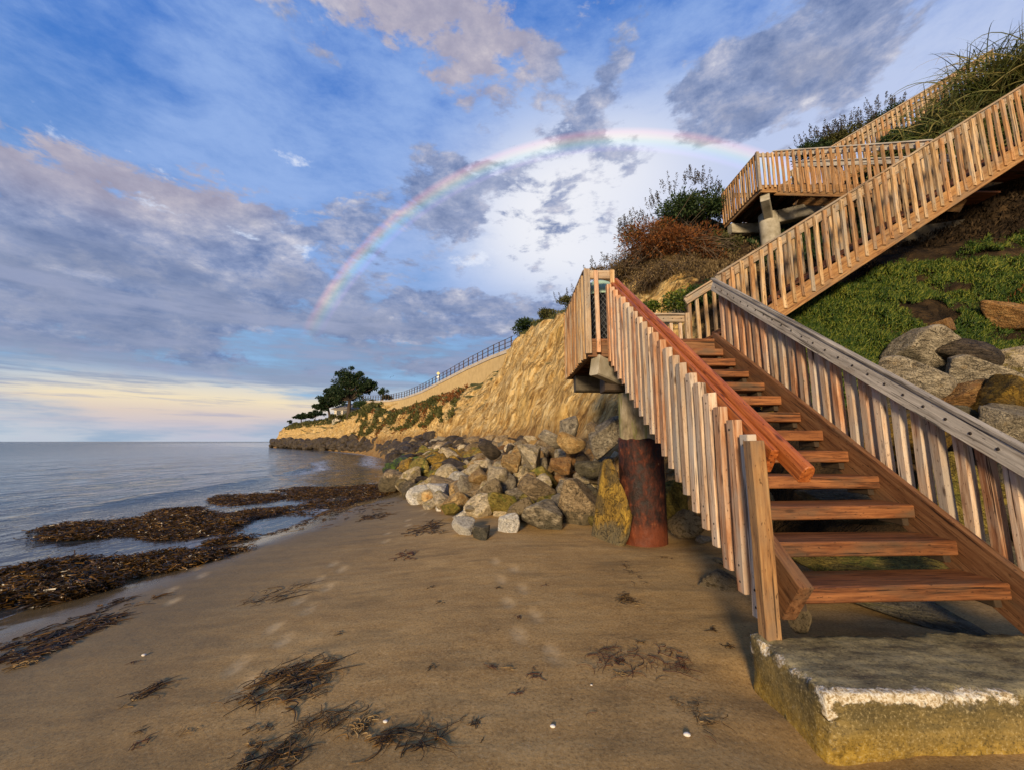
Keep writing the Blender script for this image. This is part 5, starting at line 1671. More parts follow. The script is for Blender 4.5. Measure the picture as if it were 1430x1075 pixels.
shrub(YP(1068, 372, 10.6), (0.7, 0.6, 0.45), 3000, 'leaf_dark', 'low dark green creeper under the second flight railing', (0.09, 0.045), 18, 10)
shrub(YP(965, 425, 9.6), (0.75, 0.5, 0.42), 3000, 'leaf_ice', 'bright green creeper behind the landing corner rails', (0.08, 0.03), 14, 11)
shrub(YP(1000, 415, 9.3), (0.7, 0.5, 0.5), 3200, 'leaf_dark', 'dark creeper seen through the sloping rail at the landing', (0.08, 0.035), 14, 12)
shrub(YP(905, 432, 9.8), (0.35, 0.3, 0.22), 900, 'leaf_ice', 'small green tuft on the sandy bank behind the lower railing', (0.07, 0.03), 8, 13)
# bushes above the fourth flight
for k, (px, py, y, rx, lab) in enumerate([(1135, 216, 14.6, 0.7, 'low dark bush left of the top flight of stairs'), (1190, 196, 14.4, 0.8, 'spiky dark bush rising behind the lower part of the top flight'),
                                          (1235, 172, 14.4, 0.8, 'spiky brown bush rising behind the middle of the top flight'), (1150, 212, 14.8, 0.6, 'small bush at the lower end of the top flight')]):
    shrub(YP(px, py, y), (rx, 0.7, 0.5), 3000, 'leaf_dark' if k % 2 == 0 else 'leaf_olive', lab, (0.11, 0.04), 16, 20 + k, None, 0.5, 0.42, 46 if k else 14, 0.5)
shrub(YP(1270, 215, 10.6), (1.0, 0.7, 0.8), 5200, 'leaf_dark', 'dark leafy bush between the third and the top flight', (0.12, 0.045), 18, 26)
shrub(YP(1330, 190, 10.2), (1.1, 0.7, 0.9), 5600, 'leaf_olive', 'olive bush below the long arching grass', (0.12, 0.04), 18, 27)
# cliff top plants further along
shrub(YP(742, 456, 25.6), (1.15, 0.9, 0.55), 2600, 'leaf_dark', 'dark round bush on the cliff lip beside the road rail', (0.16, 0.06), 14, 30)
shrub(YP(768, 441, 23.0), (0.9, 0.8, 0.35), 1600, 'leaf_olive', 'low brown-green bush along the cliff lip', (0.14, 0.05), 12, 31)
shrub(YP(762, 466, 22.6), (0.45, 0.35, 0.5), 1100, 'leaf_dark', 'small dark bush clinging to the sandy cliff face', (0.12, 0.05), 10, 32)
shrub(YP(800, 424, 20.0), (1.0, 0.8, 0.40), 2000, 'leaf_olive', 'spiky fringe of bushes on the cliff lip behind the landing', (0.12, 0.04), 12, 33, None, 0.5, 0.42, 20, 0.4)
shrub(YP(845, 383, 17.0), (0.9, 0.8, 0.40), 1800, 'leaf_dry', 'brown fringe of dry plants on the lip above the litter bin', (0.12, 0.03), 12, 34, None, 0.5, 0.42, 24, 0.4, 120)


def arching_grass():
    rs_ = np.random.RandomState(9)
    for k, (px, py, y, n, L, lab) in enumerate([(1345, 175, 9.9, 800, 1.7, 'arching clump of long grass above the second flight'),
                                               (1395, 110, 9.9, 1000, 2.1, 'tall clump of long grass at the top of the bank'),
                                               (1425, 90, 9.5, 800, 2.0, 'tall clump of long grass beside the red post'),
                                               (1305, 205, 10.0, 500, 1.2, 'short grass clump at the lower end of the bank')]):
        c = YP(px, py, y) - np.array([0, 0, 0.5])
        e = empty('grass_clump', c)
        st = c + rs_.normal(size=(n, 3)) * np.array([0.55, 0.35, 0.28])
        d_ = rs_.normal(size=(n, 3)) * np.array([1, 1, 0.3]); d_[:, 2] = np.abs(d_[:, 2]) + 0.75; d_[:, 0] -= 0.35
        d_ /= np.linalg.norm(d_, axis=1, keepdims=True)
        tt = np.linspace(0, 1, 8)[None, :, None]
        ln = rs_.uniform(0.5, 1.1, (n, 1, 1)) * L
        paths = st[:, None, :] + d_[:, None, :] * tt * ln - np.array([0, 0, 1]) * (tt ** 2.2) * ln * rs_.uniform(0.3, 1.0, (n, 1, 1))
        v, f = strips(paths - c, 0.022, rs_)
        o = add('blades', mesh('blades', v, f, False), e, WM[e.name], 'leaf_grass'); o['kind'] = 'stuff'
        tag(e, lab, 'grass')


arching_grass()


def cover(name, mat, st_rng, ac_rng, n, L, w, label, seed, thresh=-0.05, upv=0.6, clip=None, lift=0.0, finger=False):
    """ground cover on the bluff surface"""
    rs_ = np.random.RandomState(seed)
    ii = rs_.uniform(ac_rng[0] * NK, ac_rng[1] * NK, n); jj = rs_.uniform(st_rng[0] * NS, st_rng[1] * NS, n)
    i0, j0 = ii.astype(int), jj.astype(int)
    i0 = np.minimum(i0, BL.shape[0] - 2); j0 = np.minimum(j0, BL.shape[1] - 2)
    fu, fv = (ii - i0)[:, None], (jj - j0)[:, None]
    P = BL[i0, j0] * (1 - fu) * (1 - fv) + BL[i0 + 1, j0] * fu * (1 - fv) + BL[i0, j0 + 1] * (1 - fu) * fv + BL[i0 + 1, j0 + 1] * fu * fv
    N = BN[i0, j0]
    mask = fbm(P * 0.8, 3, seed) + (0.7 * fbm(P * 0.12, 2, seed + 5) if 'cliff' in name else 0.0) > thresh
    if clip is not None: mask &= clip(P)
    P, N = P[mask], N[mask]
    lump = fbm(P * 1.6, 3, seed + 1) + 0.6 * fbm(P * 5.0, 2, seed + 2)
    P = P + N * (lift * rs_.uniform(-0.2, 1, (len(P), 1)) + (0.26 if finger else 0.10) * (lump + 0.15)[:, None])
    d_ = N * 0.8 + np.array([0, 0, upv])
    if not finger:
        v, f = leaves(P, L, w, d_, 0.0, 0.15, rs_)
    else:
        m = len(P)
        d_ = d_ + rs_.normal(size=(m, 3)) * 0.75
        d_ /= np.linalg.norm(d_, axis=1, keepdims=True)
        s = np.cross(d_, rs_.normal(size=(m, 3))); s /= np.linalg.norm(s, axis=1, keepdims=True)
        q = np.cross(d_, s)
        ln = (L * rs_.uniform(0.6, 1.3, m))[:, None]; ww = w * 0.5
        v = np.stack([P + s * ww, P + (-0.5 * s + 0.87 * q) * ww, P + (-0.5 * s - 0.87 * q) * ww, P + d_ * ln], 1).reshape(-1, 3)
        b = np.arange(m)[:, None] * 4
        f = np.concatenate([b + np.array([[0, 1, 3]]), b + np.array([[1, 2, 3]]), b + np.array([[2, 0, 3]])], 1).reshape(-1, 3)
    o = add(name, mesh(name, v, f, False), None, None, mat)
    tag(o, label, 'ground cover', kind='stuff')


cover('ice_plant', 'leaf_ice', (11.9, 14.2), (0.45, 1.85), 85000, 0.078, 0.020, 'fresh green ice plant carpeting the slope behind the right railing', 91, -0.24, 0.5, None, 0.06, True)
cover('reddened_ice_plant', 'leaf_rust', (12.2, 14.2), (0.45, 1.6), 9000, 0.07, 0.018, 'reddened dying ice plant patches among the green on the slope', 191, 0.22, 0.5, None, 0.10, True)
cover('bank_scrub', 'leaf_bank_shade', (11.9, 14.5), (1.8, 3.2), 9000, 0.16, 0.03, 'dry brown scrub on the dark bank under the second flight', 92, -0.1, 0.2)
cover('bank_creeper', 'leaf_dark', (12.5, 15.5), (2.6, 4.6), 26000, 0.15, 0.06, 'dark green creeper over the hillside under the upper stairs', 93, -0.25, 0.5, None, 0.08)
cover('cliff_scrub', 'leaf_olive', (4.0, 6.45), (0.9, 3.55), 30000, 0.34, 0.14, 'olive and green scrub over the far bluff below the road wall', 94, 0.20, 0.7, None, 0.2)
cover('cliff_dry_scrub', 'leaf_rust', (4.0, 6.5), (0.7, 3.4), 9000, 0.34, 0.10, 'rusty dry scrub over the far bluff below the road wall', 95, 0.16, 0.5, None, 0.2)
cover('shoulder_scrub', 'leaf_dry', (9.6, 12.6), (2.5, 4.6), 20000, 0.11, 0.03, 'dry brown scrub over the bluff shoulder above the landing', 96, -0.2, 0.6, None, 0.08)
cover('lip_grass', 'leaf_olive', (6.6, 10.5), (3.9, 4.8), 12000, 0.20, 0.05, 'short grass along the cliff lip', 97, -0.1, 0.9, None, 0.05)
cover('headland_scrub', 'leaf_olive', (1.6, 4.3), (2.6, 4.6), 12000, 0.6, 0.25, 'scrub along the far headland edge', 98, 0.0, 0.7, None, 0.2)


def tree(base, trunk_h, crown, n, label, seed, tr=0.35, leaf=(0.5, 0.3), clumps=30, lean=(0, 0), mat='leaf_tree'):
    """base point, trunk height, list of crown ellipsoids (dx, dy, dz, rx, ry, rz)"""
    rs_ = np.random.RandomState(seed)
    e = empty('tree', base)
    b = np.array(base)
    top = b + np.array([lean[0], lean[1], trunk_h])
    parts = [tube_arrays([b - np.array([0, 0, .4]), b + (top - b) * 0.4 + rs_.normal(size=3) * .15, top], [tr * 1.3, tr, tr * .8], 8)]
    lv = []
    for (dx, dy, dz, rx, ry, rz) in crown:
        c = b + np.array([dx, dy, dz])
        cd = rs_.normal(size=(clumps, 3)); cd /= np.linalg.norm(cd, axis=1, keepdims=True)
        cd[:, 2] = cd[:, 2] * 0.8 + 0.1
        cc = c + cd * rs_.uniform(0.35, 0.95, (clumps, 1)) * np.array([rx, ry, rz])
        for q in cc[::2]:
            m = (top + q) / 2 + rs_.normal(size=3) * 0.25 + np.array([0, 0, 0.15 * rz])
            parts.append(tube_arrays([top, top * .5 + m * .5, m, (m + q) / 2, q], [tr * .5, tr * .38, tr * .25, tr * .14, tr * .05], 5))
        k = rs_.randint(0, clumps, n)
        off = rs_.normal(size=(n, 3)); off /= np.linalg.norm(off, axis=1, keepdims=True)
        sz = rs_.uniform(0.15, 0.29, clumps)[k][:, None]
        off *= rs_.uniform(0, 1, (n, 1)) ** 0.4 * sz * np.array([rx, ry, rz * 0.75])
        lv.append(leaves(cc[k] + off, leaf[0], leaf[1], off, 0.2, 0.1, rs_))
    v, f = join(parts)
    v = np.array([tuple(q) for q in v]) - b
    add('trunk', mesh('trunk', v, f, True), e, WM[e.name], 'bark')
    v, f = merge(lv)
    add('crown', mesh('crown', v - b, f, False), e, WM[e.name], mat)
    return tag(e, label, 'tree')


tb = YP(487, 581, 86.0)
tree(tb, 3.4, [(-0.4, 0, 5.6, 4.6, 3.6, 3.1), (0.2, 0, 8.2, 3.2, 2.8, 2.7), (3.2, 0, 6.2, 2.4, 2.2, 2.2), (-3.2, 0, 4.4, 2.6, 2.4, 2.4)], 4200, 'large broad dark tree standing on the far bluff edge', 51, 0.4, (0.36, 0.22), 38)
tb = YP(461, 583, 92.0)
tree(tb, 2.2, [(-0.4, 0, 3.8, 3.2, 2.6, 2.2), (-2.2, 0, 2.4, 2.1, 1.8, 1.4)], 2800, 'smaller leaning tree left of the large dark tree', 52, 0.25, (0.4, 0.25), 18, (-0.6, 0))
tb = YP(420, 594, 140.0)
tree(tb, 2.2, [(-0.6, 0, 3.2, 2.9, 2.2, 1.0), (1.6, 0, 2.8, 2.2, 2.0, 0.9)], 1500, 'flat-topped tree near the tip of the headland', 53, 0.22, (0.5, 0.3), 16)
tb = YP(441, 588, 118.0)
tree(tb, 1.4, [(0.2, 0, 2.2, 2.6, 2.0, 1.0), (-2.2, 0, 1.9, 1.8, 1.5, 0.8)], 1400, 'low tree between the headland trees and the large tree', 54, 0.2, (0.45, 0.28), 16)
tb = YP(404, 595, 146.0)
tree(tb, 1.0, [(0, 0, 1.6, 0.8, 0.8, 0.7)], 500, 'tiny tree at the very tip of the headland', 55, 0.12, (0.4, 0.25), 8)
tb = YP(534, 562, 74.0)
tree(tb, 1.0, [(0, 0, 2.0, 0.8, 0.8, 0.8), (0.9, 0, 0.9, 1.0, 0.8, 0.5)], 600, 'small palm-like shrub tree at the low end of the road rail', 56, 0.15, (0.5, 0.12), 10)
for k, (px, py, y, r_) in enumerate([(470, 582, 90, 1.3), (512, 563, 80, 1.6), (525, 566, 77, 1.4), (500, 566, 83, 1.4)]):
    shrub(YP(px, py, y), (r_, r_, r_ * 0.7), 1400, 'leaf_dark' if k % 2 else 'leaf_olive', ['bush in front of the small bluff house', 'green bush between the large tree and the road', 'green bush at the low end of the retaining wall', 'bush at the foot of the large dark tree'][k], (0.3, 0.15), 10, 60 + k)


# ------------------------------------------------------------------ road wall, rail, sign, house on the bluff
def road():
    P = [YP(716, 487, 31.6), YP(690, 497, 35.5), YP(655, 513, 41.5), YP(620, 531, 48.5), YP(590, 546, 56.0), YP(565, 555, 64.0), YP(545, 558.5, 70.0), YP(525, 559.5, 76.0), YP(505, 559.5, 82)]
    P = [np.array(q) for q in P]
    e = empty('retaining_wall', P[3] - np.array([0, 0, 2.0]))
    for nm, z0, z1, th, mat in (('wall_face', -2.6, -0.28, 0.35, 'wall_stucco'), ('coping', -0.28, 0.02, 0.50, 'wall_cap')):
        parts = []
        for a, b in zip(P[:-1], P[1:]):
            d_ = (b - a) * np.array([1, 1, 0]); d_ /= np.linalg.norm(d_)
            s = np.array([d_[1], -d_[0], 0]) * th / 2
            pts = [a - s, b - s, b + s, a + s]
            v = [tuple(q + np.array([0, 0, z0])) for q in pts] + [tuple(q + np.array([0, 0, z1])) for q in pts]
            parts.append((v, [(0, 3, 2, 1), (4, 5, 6, 7), (0, 1, 5, 4), (1, 2, 6, 5), (2, 3, 7, 6), (3, 0, 4, 7)]))
        v, f = join(parts)
        v = np.array(v) - np.array(WM[e.name].translation)
        add(nm, mesh(nm, v, f), e, WM[e.name], mat)
    tag(e, 'long ochre retaining wall with pale coping along the cliff-top road', 'wall')
    e = empty('road_rail', P[3])
    seglen = [np.linalg.norm(b - a) for a, b in zip(P[:-1], P[1:])]
    tot = sum(seglen)

    def at(s):
        for a, b, L in zip(P[:-1], P[1:], seglen):
            if s <= L: return a + (b - a) * s / L
            s -= L
        return P[-1]
    s = 0.3
    pm = mesh('post', *box_arrays((-0.045, -0.045, 0), (0.045, 0.045, 1.02)), mat='rail_iron')
    while s < tot:
        q = at(s)
        add('post', pm, e, Matrix.Translation(Vector(q)), 'rail_iron')
        s += 1.35
    for h in (0.30, 0.66, 1.0):
        parts = [tube_arrays([a + np.array([0, 0, h]), b + np.array([0, 0, h])], 0.026, 5) for a, b in zip(P[:-1], P[1:])]
        v, f = join(parts)
        v = np.array([tuple(q) for q in v]) - np.array(WM[e.name].translation)
        add('rail', mesh('rail', v, f), e, WM[e.name], 'rail_iron')
    tag(e, 'dark metal guard rail with posts along the cliff-top road', 'guard rail')
    # small sign
    b = YP(607, 541, 52.0) + np.array([0.2, 1.2, 0])
    e = empty('road_sign', b)
    T = WM[e.name]
    v, f = tube_arrays([(0, 0, -0.6), (0, 0, 2.2)], 0.045, 6)
    add('post', mesh('post', v, f), e, T, 'sign_white')
    for zc, r_, m in ((2.0, 0.24, 'sign_yellow'), (1.5, 0.20, 'sign_white')):
        v = [(0, -0.06, zc - r_), (r_, -0.06, zc), (0, -0.06, zc + r_), (-r_, -0.06, zc), (0, -0.045, zc - r_), (r_, -0.045, zc), (0, -0.045, zc + r_), (-r_, -0.045, zc)]
        add('sign_plate', mesh('sign_plate', v, [(0, 1, 2, 3), (7, 6, 5, 4), (0, 4, 5, 1), (1, 5, 6, 2), (2, 6, 7, 3), (3, 7, 4, 0)]), e, T, m)
    tag(e, 'yellow diamond sign on a pale post beside the cliff road', 'sign')


road()


def bluff_house():
    b = YP(478, 580, 93.0)
    e = empty('bluff_house', b)
    T = WM[e.name]
    v, f = box_arrays((-1.9, 0, -1.2), (3.0, 5, 1.5))
    add('wall', mesh('wall', v, f), e, T, 'house_wall')
    v = [(-2.4, -.6, 1.5), (3.4, -.6, 1.5), (3.4, 5.6, 1.5), (-2.4, 5.6, 1.5), (-0.6, 2.5, 3.0), (2.0, 2.5, 3.0), (-2.4, -.6, 1.38), (3.4, -.6, 1.38), (3.4, 5.6, 1.38), (-2.4, 5.6, 1.38)]
    add('roof', mesh('roof', v, [(0, 1, 5, 4), (1, 2, 5), (2, 3, 4, 5), (3, 0, 4), (6, 9, 8, 7), (0, 6, 7, 1), (1, 7, 8, 2), (2, 8, 9, 3), (3, 9, 6, 0)]), e, T, 'roof_shingle')
    for x in (-1.3, 0.1, 1.5):
        v, f = box_arrays((x, -0.05, 0.1), (x + 1.0, 0.05, 1.2))
        w = add('window', mesh('window', v, f), e, T, 'window_glass')
        v, f = join([box_arrays((x - .08, -0.09, 0.02), (x, 0.03, 1.28)), box_arrays((x + 1.0, -0.09, .02), (x + 1.08, 0.03, 1.28)), box_arrays((x, -0.09, 1.2), (x + 1.0, 0.03, 1.28))])
        add('frame', mesh('frame', v, f), w, T, 'house_wall')
    tag(e, 'small pale house with dark windows under the large tree', 'house')


bluff_house()


def sea_walls():
    for (px0, px1, pyt, y, h, lab) in [(441, 466, 589, 122, 2.4, 'ochre sea wall panel below the low headland tree'), (466, 486, 580, 101, 3.0, 'pale stone wall below the small bluff house')]:
        a, b = YP(px0, pyt, y), YP(px1, pyt, y - 2)
        c = (a + b) / 2
        M, L = frame(a - np.array([0, 0, h / 2]), b - np.array([0, 0, h / 2]), (0, 1, 0))
        o = add('sea_wall', board_mesh(L, 0.8, h, 1, 0.05, 0.02), None, M, 'wall_stucco' if px0 < 450 else 'beam_concrete')
        tag(o, lab, 'wall')


sea_walls()


def bird():
    c = D(545, 527, 60)
    v = [(0, -.3, 0), (0.07, 0, 0.03), (0, .3, 0.02), (-0.07, 0, 0.03), (0.55, -.1, 0.22), (0.5, .1, .2), (-0.55, -.1, .22), (-.5, .1, .2), (0, 0, -.06)]
    f = [(0, 1, 8), (1, 2, 8), (2, 3, 8), (3, 0, 8), (0, 3, 1), (1, 3, 2), (1, 4, 5), (3, 7, 6)]
    tag(add('bird', mesh('bird', v, f), None, Matrix.Translation(Vector(c)), 'bird_dark'), 'small dark bird flying beyond the road sign', 'bird')


bird()


# ------------------------------------------------------------------ kelp
def kelp_mat(outline, n, label, seed, hgt=0.16, group=None, thr=0.3):
    """a mat of washed-up kelp: outline is a list of pixel spots (px, py, rx, ry) whose union it covers"""
    rs_ = np.random.RandomState(seed)
    blobs = []
    for (px, py, rx, ry) in outline:
        c = G(px, py, SEA_Z + 0.08)
        r1 = np.linalg.norm(G(px + rx, py, SEA_Z + 0.08) - c); r2 = np.linalg.norm(G(px, py - ry, SEA_Z + 0.08) - G(px, py + ry, SEA_Z + 0.08)) / 2
        view = c[:2] / np.linalg.norm(c[:2])
        blobs.append((c, r1, max(r2, 0.3), view))
    c0 = np.mean([b[0] for b in blobs], 0)
    e = empty('kelp_pile', (c0[0], c0[1], SEA_Z))
    area = np.array([b[1] * b[2] for b in blobs]); k = rs_.choice(len(blobs), n, p=area / area.sum())
    a = rs_.uniform(0, 6.28, n); rr = np.sqrt(rs_.uniform(0, 1, n))
    px_, py_ = np.zeros(n), np.zeros(n)
    hh = np.zeros(n)
    for i, (c, r1, r2, view) in enumerate(blobs):
        m = k == i
        perp = np.array([view[1], -view[0]])
        o = perp[None, :] * (np.cos(a[m]) * rr[m] * r1)[:, None] + view[None, :] * (np.sin(a[m]) * rr[m] * r2)[:, None]
        px_[m], py_[m] = c[0] + o[:, 0], c[1] + o[:, 1]
        hh[m] = 1 - rr[m] ** 2
    p = np.stack([px_, py_, 0 * px_], -1)
    keep = (1.1 * fbm(p * np.array([0.9, 0.55, 1]), 4, 5) + 0.55 * hh + rs_.normal(0, 0.12, n)) > thr
    p, hh = p[keep], hh[keep]
    gz = np.maximum(sand_h(p[:, 0], p[:, 1]), SEA_Z)
    lump = 0.55 + 0.9 * (fbm(p * 1.7, 3, seed) + 0.25)
    p[:, 2] = gz + rs_.uniform(0, 1, len(p)) * hgt * np.sqrt(np.clip(hh, 0, 1)) * np.clip(lump, 0.15, 1.6) + 0.008
    m = len(p)
    ang = rs_.normal(0.9, 0.9, m)
    d_ = np.stack([np.cos(ang), np.sin(ang), rs_.normal(0, 0.22, m)], -1)
    tt = np.linspace(-0.5, 0.5, 5)[None, :, None]
    ln = rs_.uniform(0.07, 0.24, (m, 1, 1))
    paths = p[:, None, :] + d_[:, None, :] * tt * ln + rs_.normal(size=(m, 5, 3)) * np.array([0.02, 0.02, 0.012])
    paths[:, :, 2] = np.maximum(paths[:, :, 2], gz[:, None] + 0.004)
    v, f = strips(paths, rs_.uniform(0.005, 0.017, m), rs_, False)
    o = add('fronds', mesh('fronds', v - np.array([c0[0], c0[1], SEA_Z]), f, False), e, WM[e.name], 'kelp')
    o['kind'] = 'stuff'
    # soaked underlayer
    qs, fs2, off = [], [], 0
    lay = []
    for (c, r1, r2, view) in blobs:
        seg, rings = 40, 9
        perp = np.array([view[1], -view[0]])
        vv = []
        for i in range(rings):
            for j in range(seg):
                an = 2 * math.pi * j / seg; q = (i / (rings - 1)) * 0.93
                xy = c[:2] + perp * math.cos(an) * q * r1 + view * math.sin(an) * q * r2
                vv.append((xy[0], xy[1], q))
        vv = np.array(vv)
        nn = fbm(np.stack([vv[:, 0], vv[:, 1], 0 * vv[:, 0]], -1) * np.array([0.9, 0.55, 1]), 4, 5)
        n2 = fbm(np.stack([vv[:, 0], vv[:, 1], 0 * vv[:, 0]], -1) * 3.5, 3, 6)
        gz2 = np.maximum(sand_h(vv[:, 0], vv[:, 1]), SEA_Z)
        vv[:, 2] = gz2 - 0.05 + 0.62 * hgt * np.clip(1.1 * nn + 0.55 * (1 - vv[:, 2] ** 2) - thr + 0.04, -0.3, 0.8) * 1.4 + 0.02 * n2
        ff = [(i * seg + j, i * seg + (j + 1) % seg, (i + 1) * seg + (j + 1) % seg, (i + 1) * seg + j) for i in range(rings - 1) for j in range(seg)]
        lay.append((vv, np.array(ff)))
    v, f = merge(lay)
    add('soaked_layer', mesh('soaked_layer', v - np.array([c0[0], c0[1], SEA_Z]), f, True), e, WM[e.name], 'kelp')
    tag(e, label, 'seaweed', group)


kelp_mat([(50, 803, 110, 26), (170, 788, 120, 16), (255, 784, 80, 12), (30, 828, 60, 11), (110, 822, 60, 8), (310, 772, 50, 6)], 52000, 'broad heap of brown kelp in the shallows beside the sand', 71, 0.12, None, 0.12)
kelp_mat([(140, 731, 75, 12), (220, 723, 95, 14), (305, 730, 80, 13), (380, 712, 60, 9), (330, 748, 40, 6)], 42000, 'long heap of brown kelp surrounded by shallow water', 72, 0.12, None, 0.30)
kelp_mat([(350, 690, 46, 10), (400, 684, 50, 8), (470, 686, 80, 10), (450, 700, 40, 7), (520, 680, 50, 8), (250, 710, 36, 5)], 24000, 'far heap of brown kelp along the water near the boulders', 73, 0.12, None, 0.22)


def kelp_strands(spec, label, seed, mat='kelp', group=None, thin=0.006, curl=0.5, lift=0.02, name='kelp_strand'):
    """strands scattered along a pixel path on the sand; spec = (path pixels, count, spread px, strand length m)"""
    rs_ = np.random.RandomState(seed)
    path, n, spread, L = spec
    thin, lift, L, spread = thin * 0.60, lift * 0.28, L * 0.85, spread * 0.8
    n = max(1, int(n * (0.6 if n > 20 and spread > 2.4 else 1.0)))
    pts = np.array([G(a, b, -0.05) for a, b in path])
    scale = np.linalg.norm(pts[0] - CAM) / F_PX
    seg = np.linspace(0, len(pts) - 1, n)
    base = np.stack([np.interp(rs_.uniform(0, len(pts) - 1, n), range(len(pts)), pts[:, i]) for i in (0, 1)], -1) if n > 1 else pts[:1, :2]
    base = base + rs_.normal(size=base.shape) * spread * scale
    mdir = pts[-1, :2] - pts[0, :2]; a0 = math.atan2(mdir[1], mdir[0])
    ang = a0 + rs_.normal(0, curl, n)
    K = 8
    paths = np.zeros((n, K, 3))
    cur = base.copy(); th = ang.copy()
    step = L * rs_.uniform(0.4, 1.2, n) / K
    dth = rs_.normal(0, 0.25, n)
    cur = cur - np.stack([np.cos(th), np.sin(th)], -1) * (step * K / 2)[:, None]
    for k in range(K):
        paths[:, k, 0], paths[:, k, 1] = cur[:, 0], cur[:, 1]
        th = th + dth + rs_.normal(0, 0.22, n)
        cur = cur + np.stack([np.cos(th), np.sin(th)], -1) * step[:, None]
    gz = sand_h(paths[:, :, 0].ravel(), paths[:, :, 1].ravel()).reshape(n, K)
    paths[:, :, 2] = gz + 0.004 + np.abs(rs_.normal(0, 1, (n, 1))) * lift * np.sin(np.linspace(0.1, 3.0, K))[None, :] + rs_.uniform(0, lift, (n, 1))
    vs, fs, off = [], [], 0
    up = np.array([0, 0, 1.0])
    d_ = np.gradient(paths, axis=1)
    s = np.cross(d_, up); s /= np.linalg.norm(s, axis=2, keepdims=True) + 1e-9
    r_ = (thin * rs_.uniform(0.5, 1.6, n))[:, None, None] * (1 - 0.6 * np.linspace(0, 1, K) ** 2)[None, :, None]
    ring = [s * r_, up * r_, -s * r_, -up * r_]
    v = np.stack([paths + q for q in ring], 2).reshape(-1, 3)
    b = (np.arange(n)[:, None] * K + np.arange(K - 1)[None, :]) * 4
    f = np.concatenate([np.stack([b + i, b + (i + 1) % 4, b + 4 + (i + 1) % 4, b + 4 + i], -1).reshape(-1, 4) for i in range(4)])
    c = np.array([pts[:, 0].mean(), pts[:, 1].mean(), float(gz.mean())])
    o = add(name, mesh(name, v - c, f, True), None, Matrix.Translation(Vector(c)), mat)
    tag(o, label, 'seaweed', group)


kelp_strands((((345, 972), (400, 950), (450, 932), (478, 928)), 230, 9, 0.30), 'thick bundle of dark kelp stems lying alone on the open sand', 81, 'kelp', thin=0.005, curl=0.35, lift=0.03)
kelp_strands((((850, 958), (900, 945), (945, 925)), 120, 9, 0.26), 'wispy fan of dark red seaweed on the sand before the concrete block', 82, 'kelp_red', thin=0.0024, curl=0.6)
kelp_strands((((940, 925), (955, 950), (968, 968)), 26, 3, 0.14), 'red stem at the end of the seaweed fan', 83, 'kelp_red', thin=0.004, curl=0.2)
kelp_strands((((425, 1020), (460, 1010), (495, 1022)), 110, 9, 0.20), 'tangled dark seaweed beside the tan frond', 84, 'kelp', thin=0.003, curl=1.2)
kelp_strands((((500, 1036), (510, 1012)), 60, 4, 0.12), 'tan dried seaweed frond on the sand', 85, 'kelp_dry', thin=0.005, curl=0.3)
kelp_strands((((530, 1050), (570, 1055), (640, 1040)), 90, 6, 0.26), 'forked black seaweed branch near the two small shells', 86, 'kelp', thin=0.0035, curl=0.5)
kelp_strands((((345, 1072), (390, 1062), (420, 1050)), 110, 9, 0.22), 'dark kelp scraps mixed with orange weed on the damp sand', 87, 'kelp', thin=0.004, curl=0.7)
kelp_strands((((870, 848), (880, 855)), 60, 8, 0.16), 'small dark nest of seaweed midway to the rusted pile', 88, 'kelp', thin=0.003, curl=1.3)
kelp_strands((((868, 795), (885, 812), (893, 830)), 36, 4, 0.16), 'thin trail of seaweed leading from the rusted pile', 89, 'kelp', thin=0.003, curl=0.6)
kelp_strands((((0, 877), (70, 862), (130, 845), (195, 823)), 260, 1.2, 0.28), 'long dark line of weed marking the edge of the wet sand', 90, 'kelp', thin=0.008, curl=0.12)
kelp_strands((((0, 858), (40, 852), (90, 838), (180, 818), (240, 800)), 120, 1.5, 0.22), 'second line of weed just above the kelp heap', 100, 'kelp', thin=0.007, curl=0.15)
kelp_strands((((350, 820), (400, 812), (450, 798)), 60, 3, 0.35), 'thin curved line of weed across the footprints', 101, 'kelp', thin=0.004, curl=0.25)
kelp_strands((((565, 742), (600, 738), (630, 728)), 130, 6, 0.30), 'dark seaweed heap on the sand before the white rocks', 102, 'kelp', thin=0.007, curl=0.5)
kelp_strands((((590, 733), (620, 722)), 60, 4, 0.25), 'smaller dark seaweed heap beside the mossy boulder', 103, 'kelp', thin=0.007, curl=0.5)
kelp_strands((((505, 712), (530, 708), (555, 705)), 90, 4, 0.35), 'dark seaweed strip at the seaward end of the boulders', 104, 'kelp', thin=0.008, curl=0.3)
kelp_strands((((555, 776), (575, 770), (590, 765)), 50, 3, 0.22), 'short reddish weed strip nearest the pointed grey rock', 105, 'kelp_red', thin=0.005, curl=0.4)
kelp_strands((((205, 945), (225, 935), (240, 928)), 50, 3, 0.18), 'short dark weed strip beside the left footprints', 106, 'kelp', thin=0.004, curl=0.3)
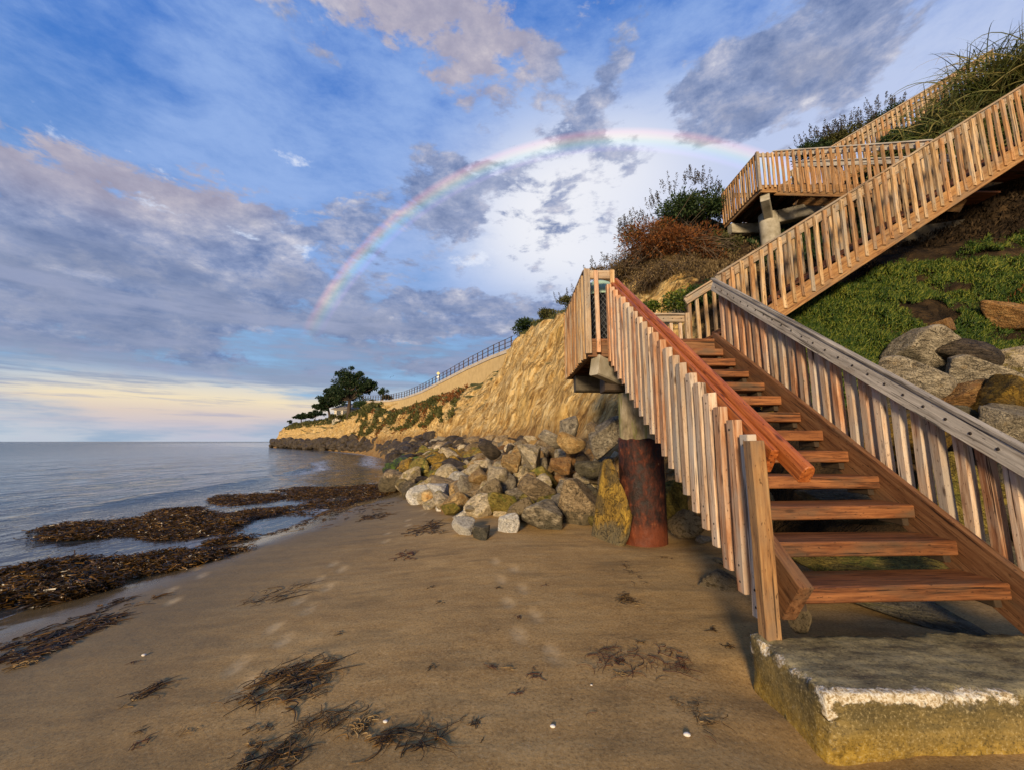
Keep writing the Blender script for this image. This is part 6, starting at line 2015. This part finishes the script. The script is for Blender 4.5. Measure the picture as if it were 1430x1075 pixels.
kelp_strands((((30, 890), (50, 885), (65, 882)), 40, 3, 0.2), 'orange-brown weed scrap below the long weed line', 107, 'kelp_dry', thin=0.005, curl=0.4)
kelp_strands((((955, 1005), (985, 1030), (1020, 1050)), 40, 6, 0.14), 'sparse scraps of weed leading to the concrete block corner', 108, 'kelp', thin=0.0025, curl=0.8)
kelp_strands((((540, 700), (500, 690), (440, 700), (380, 722)), 420, 3.0, 0.3), 'line of weed along the wet sand toward the boulders', 109, 'kelp', thin=0.008, curl=0.3)
rk = random.Random(3)
for k in range(46):
    px, py = rk.uniform(180, 1040), rk.uniform(775, 1070)
    km = rk.choice(['kelp', 'kelp', 'kelp_red', 'kelp_dry'])
    kelp_strands((((px, py), (px + rk.uniform(-8, 8), py + rk.uniform(-6, 6))), rk.choice([1, 6, 9]), 3, rk.uniform(0.05, 0.12)), {'kelp': 'tiny dark scrap of seaweed on the open sand', 'kelp_red': 'tiny red-brown scrap of seaweed on the open sand', 'kelp_dry': 'tiny dried tan scrap of seaweed on the open sand'}[km], 200 + k, km, 'tiny seaweed scraps on the sand', 0.0028, 1.0, 0.006, 'seaweed_scrap')


def shells():
    for k, (px, py, r_, lab) in enumerate([(538, 1008, .012, 'white shell beside the tan dried frond'), (772, 1023, .013, 'white shell on the open sand between weed scraps'), (960, 1040, .016, 'pinkish tan shell near the concrete block'), (205, 878, .016, 'white shell on the dark wet sand'), (826, 963, .007, 'tiny white shell beside the red seaweed fan')]):
        c = G(px, py, 0)
        c[2] = float(sand_h(c[:1], c[1:2])[0]) + r_ * 0.4
        v, f = ICO[3]
        q = v * np.array([1, 0.75, 0.5]); q[:, 0] += 0.25 * (v[:, 1] ** 2)
        q = q * (1 + 0.05 * np.sin(np.arctan2(v[:, 1], v[:, 0]) * 14))[:, None] * r_
        o = add('shell', mesh('shell', q, f, True), None, Matrix.Translation(Vector(c)), 'shell_white')
        tag(o, lab, 'shell')


shells()
print('objects', len(bpy.data.objects), 'tris', sum(len(o.data.polygons) for o in bpy.data.objects if o.type == 'MESH'))
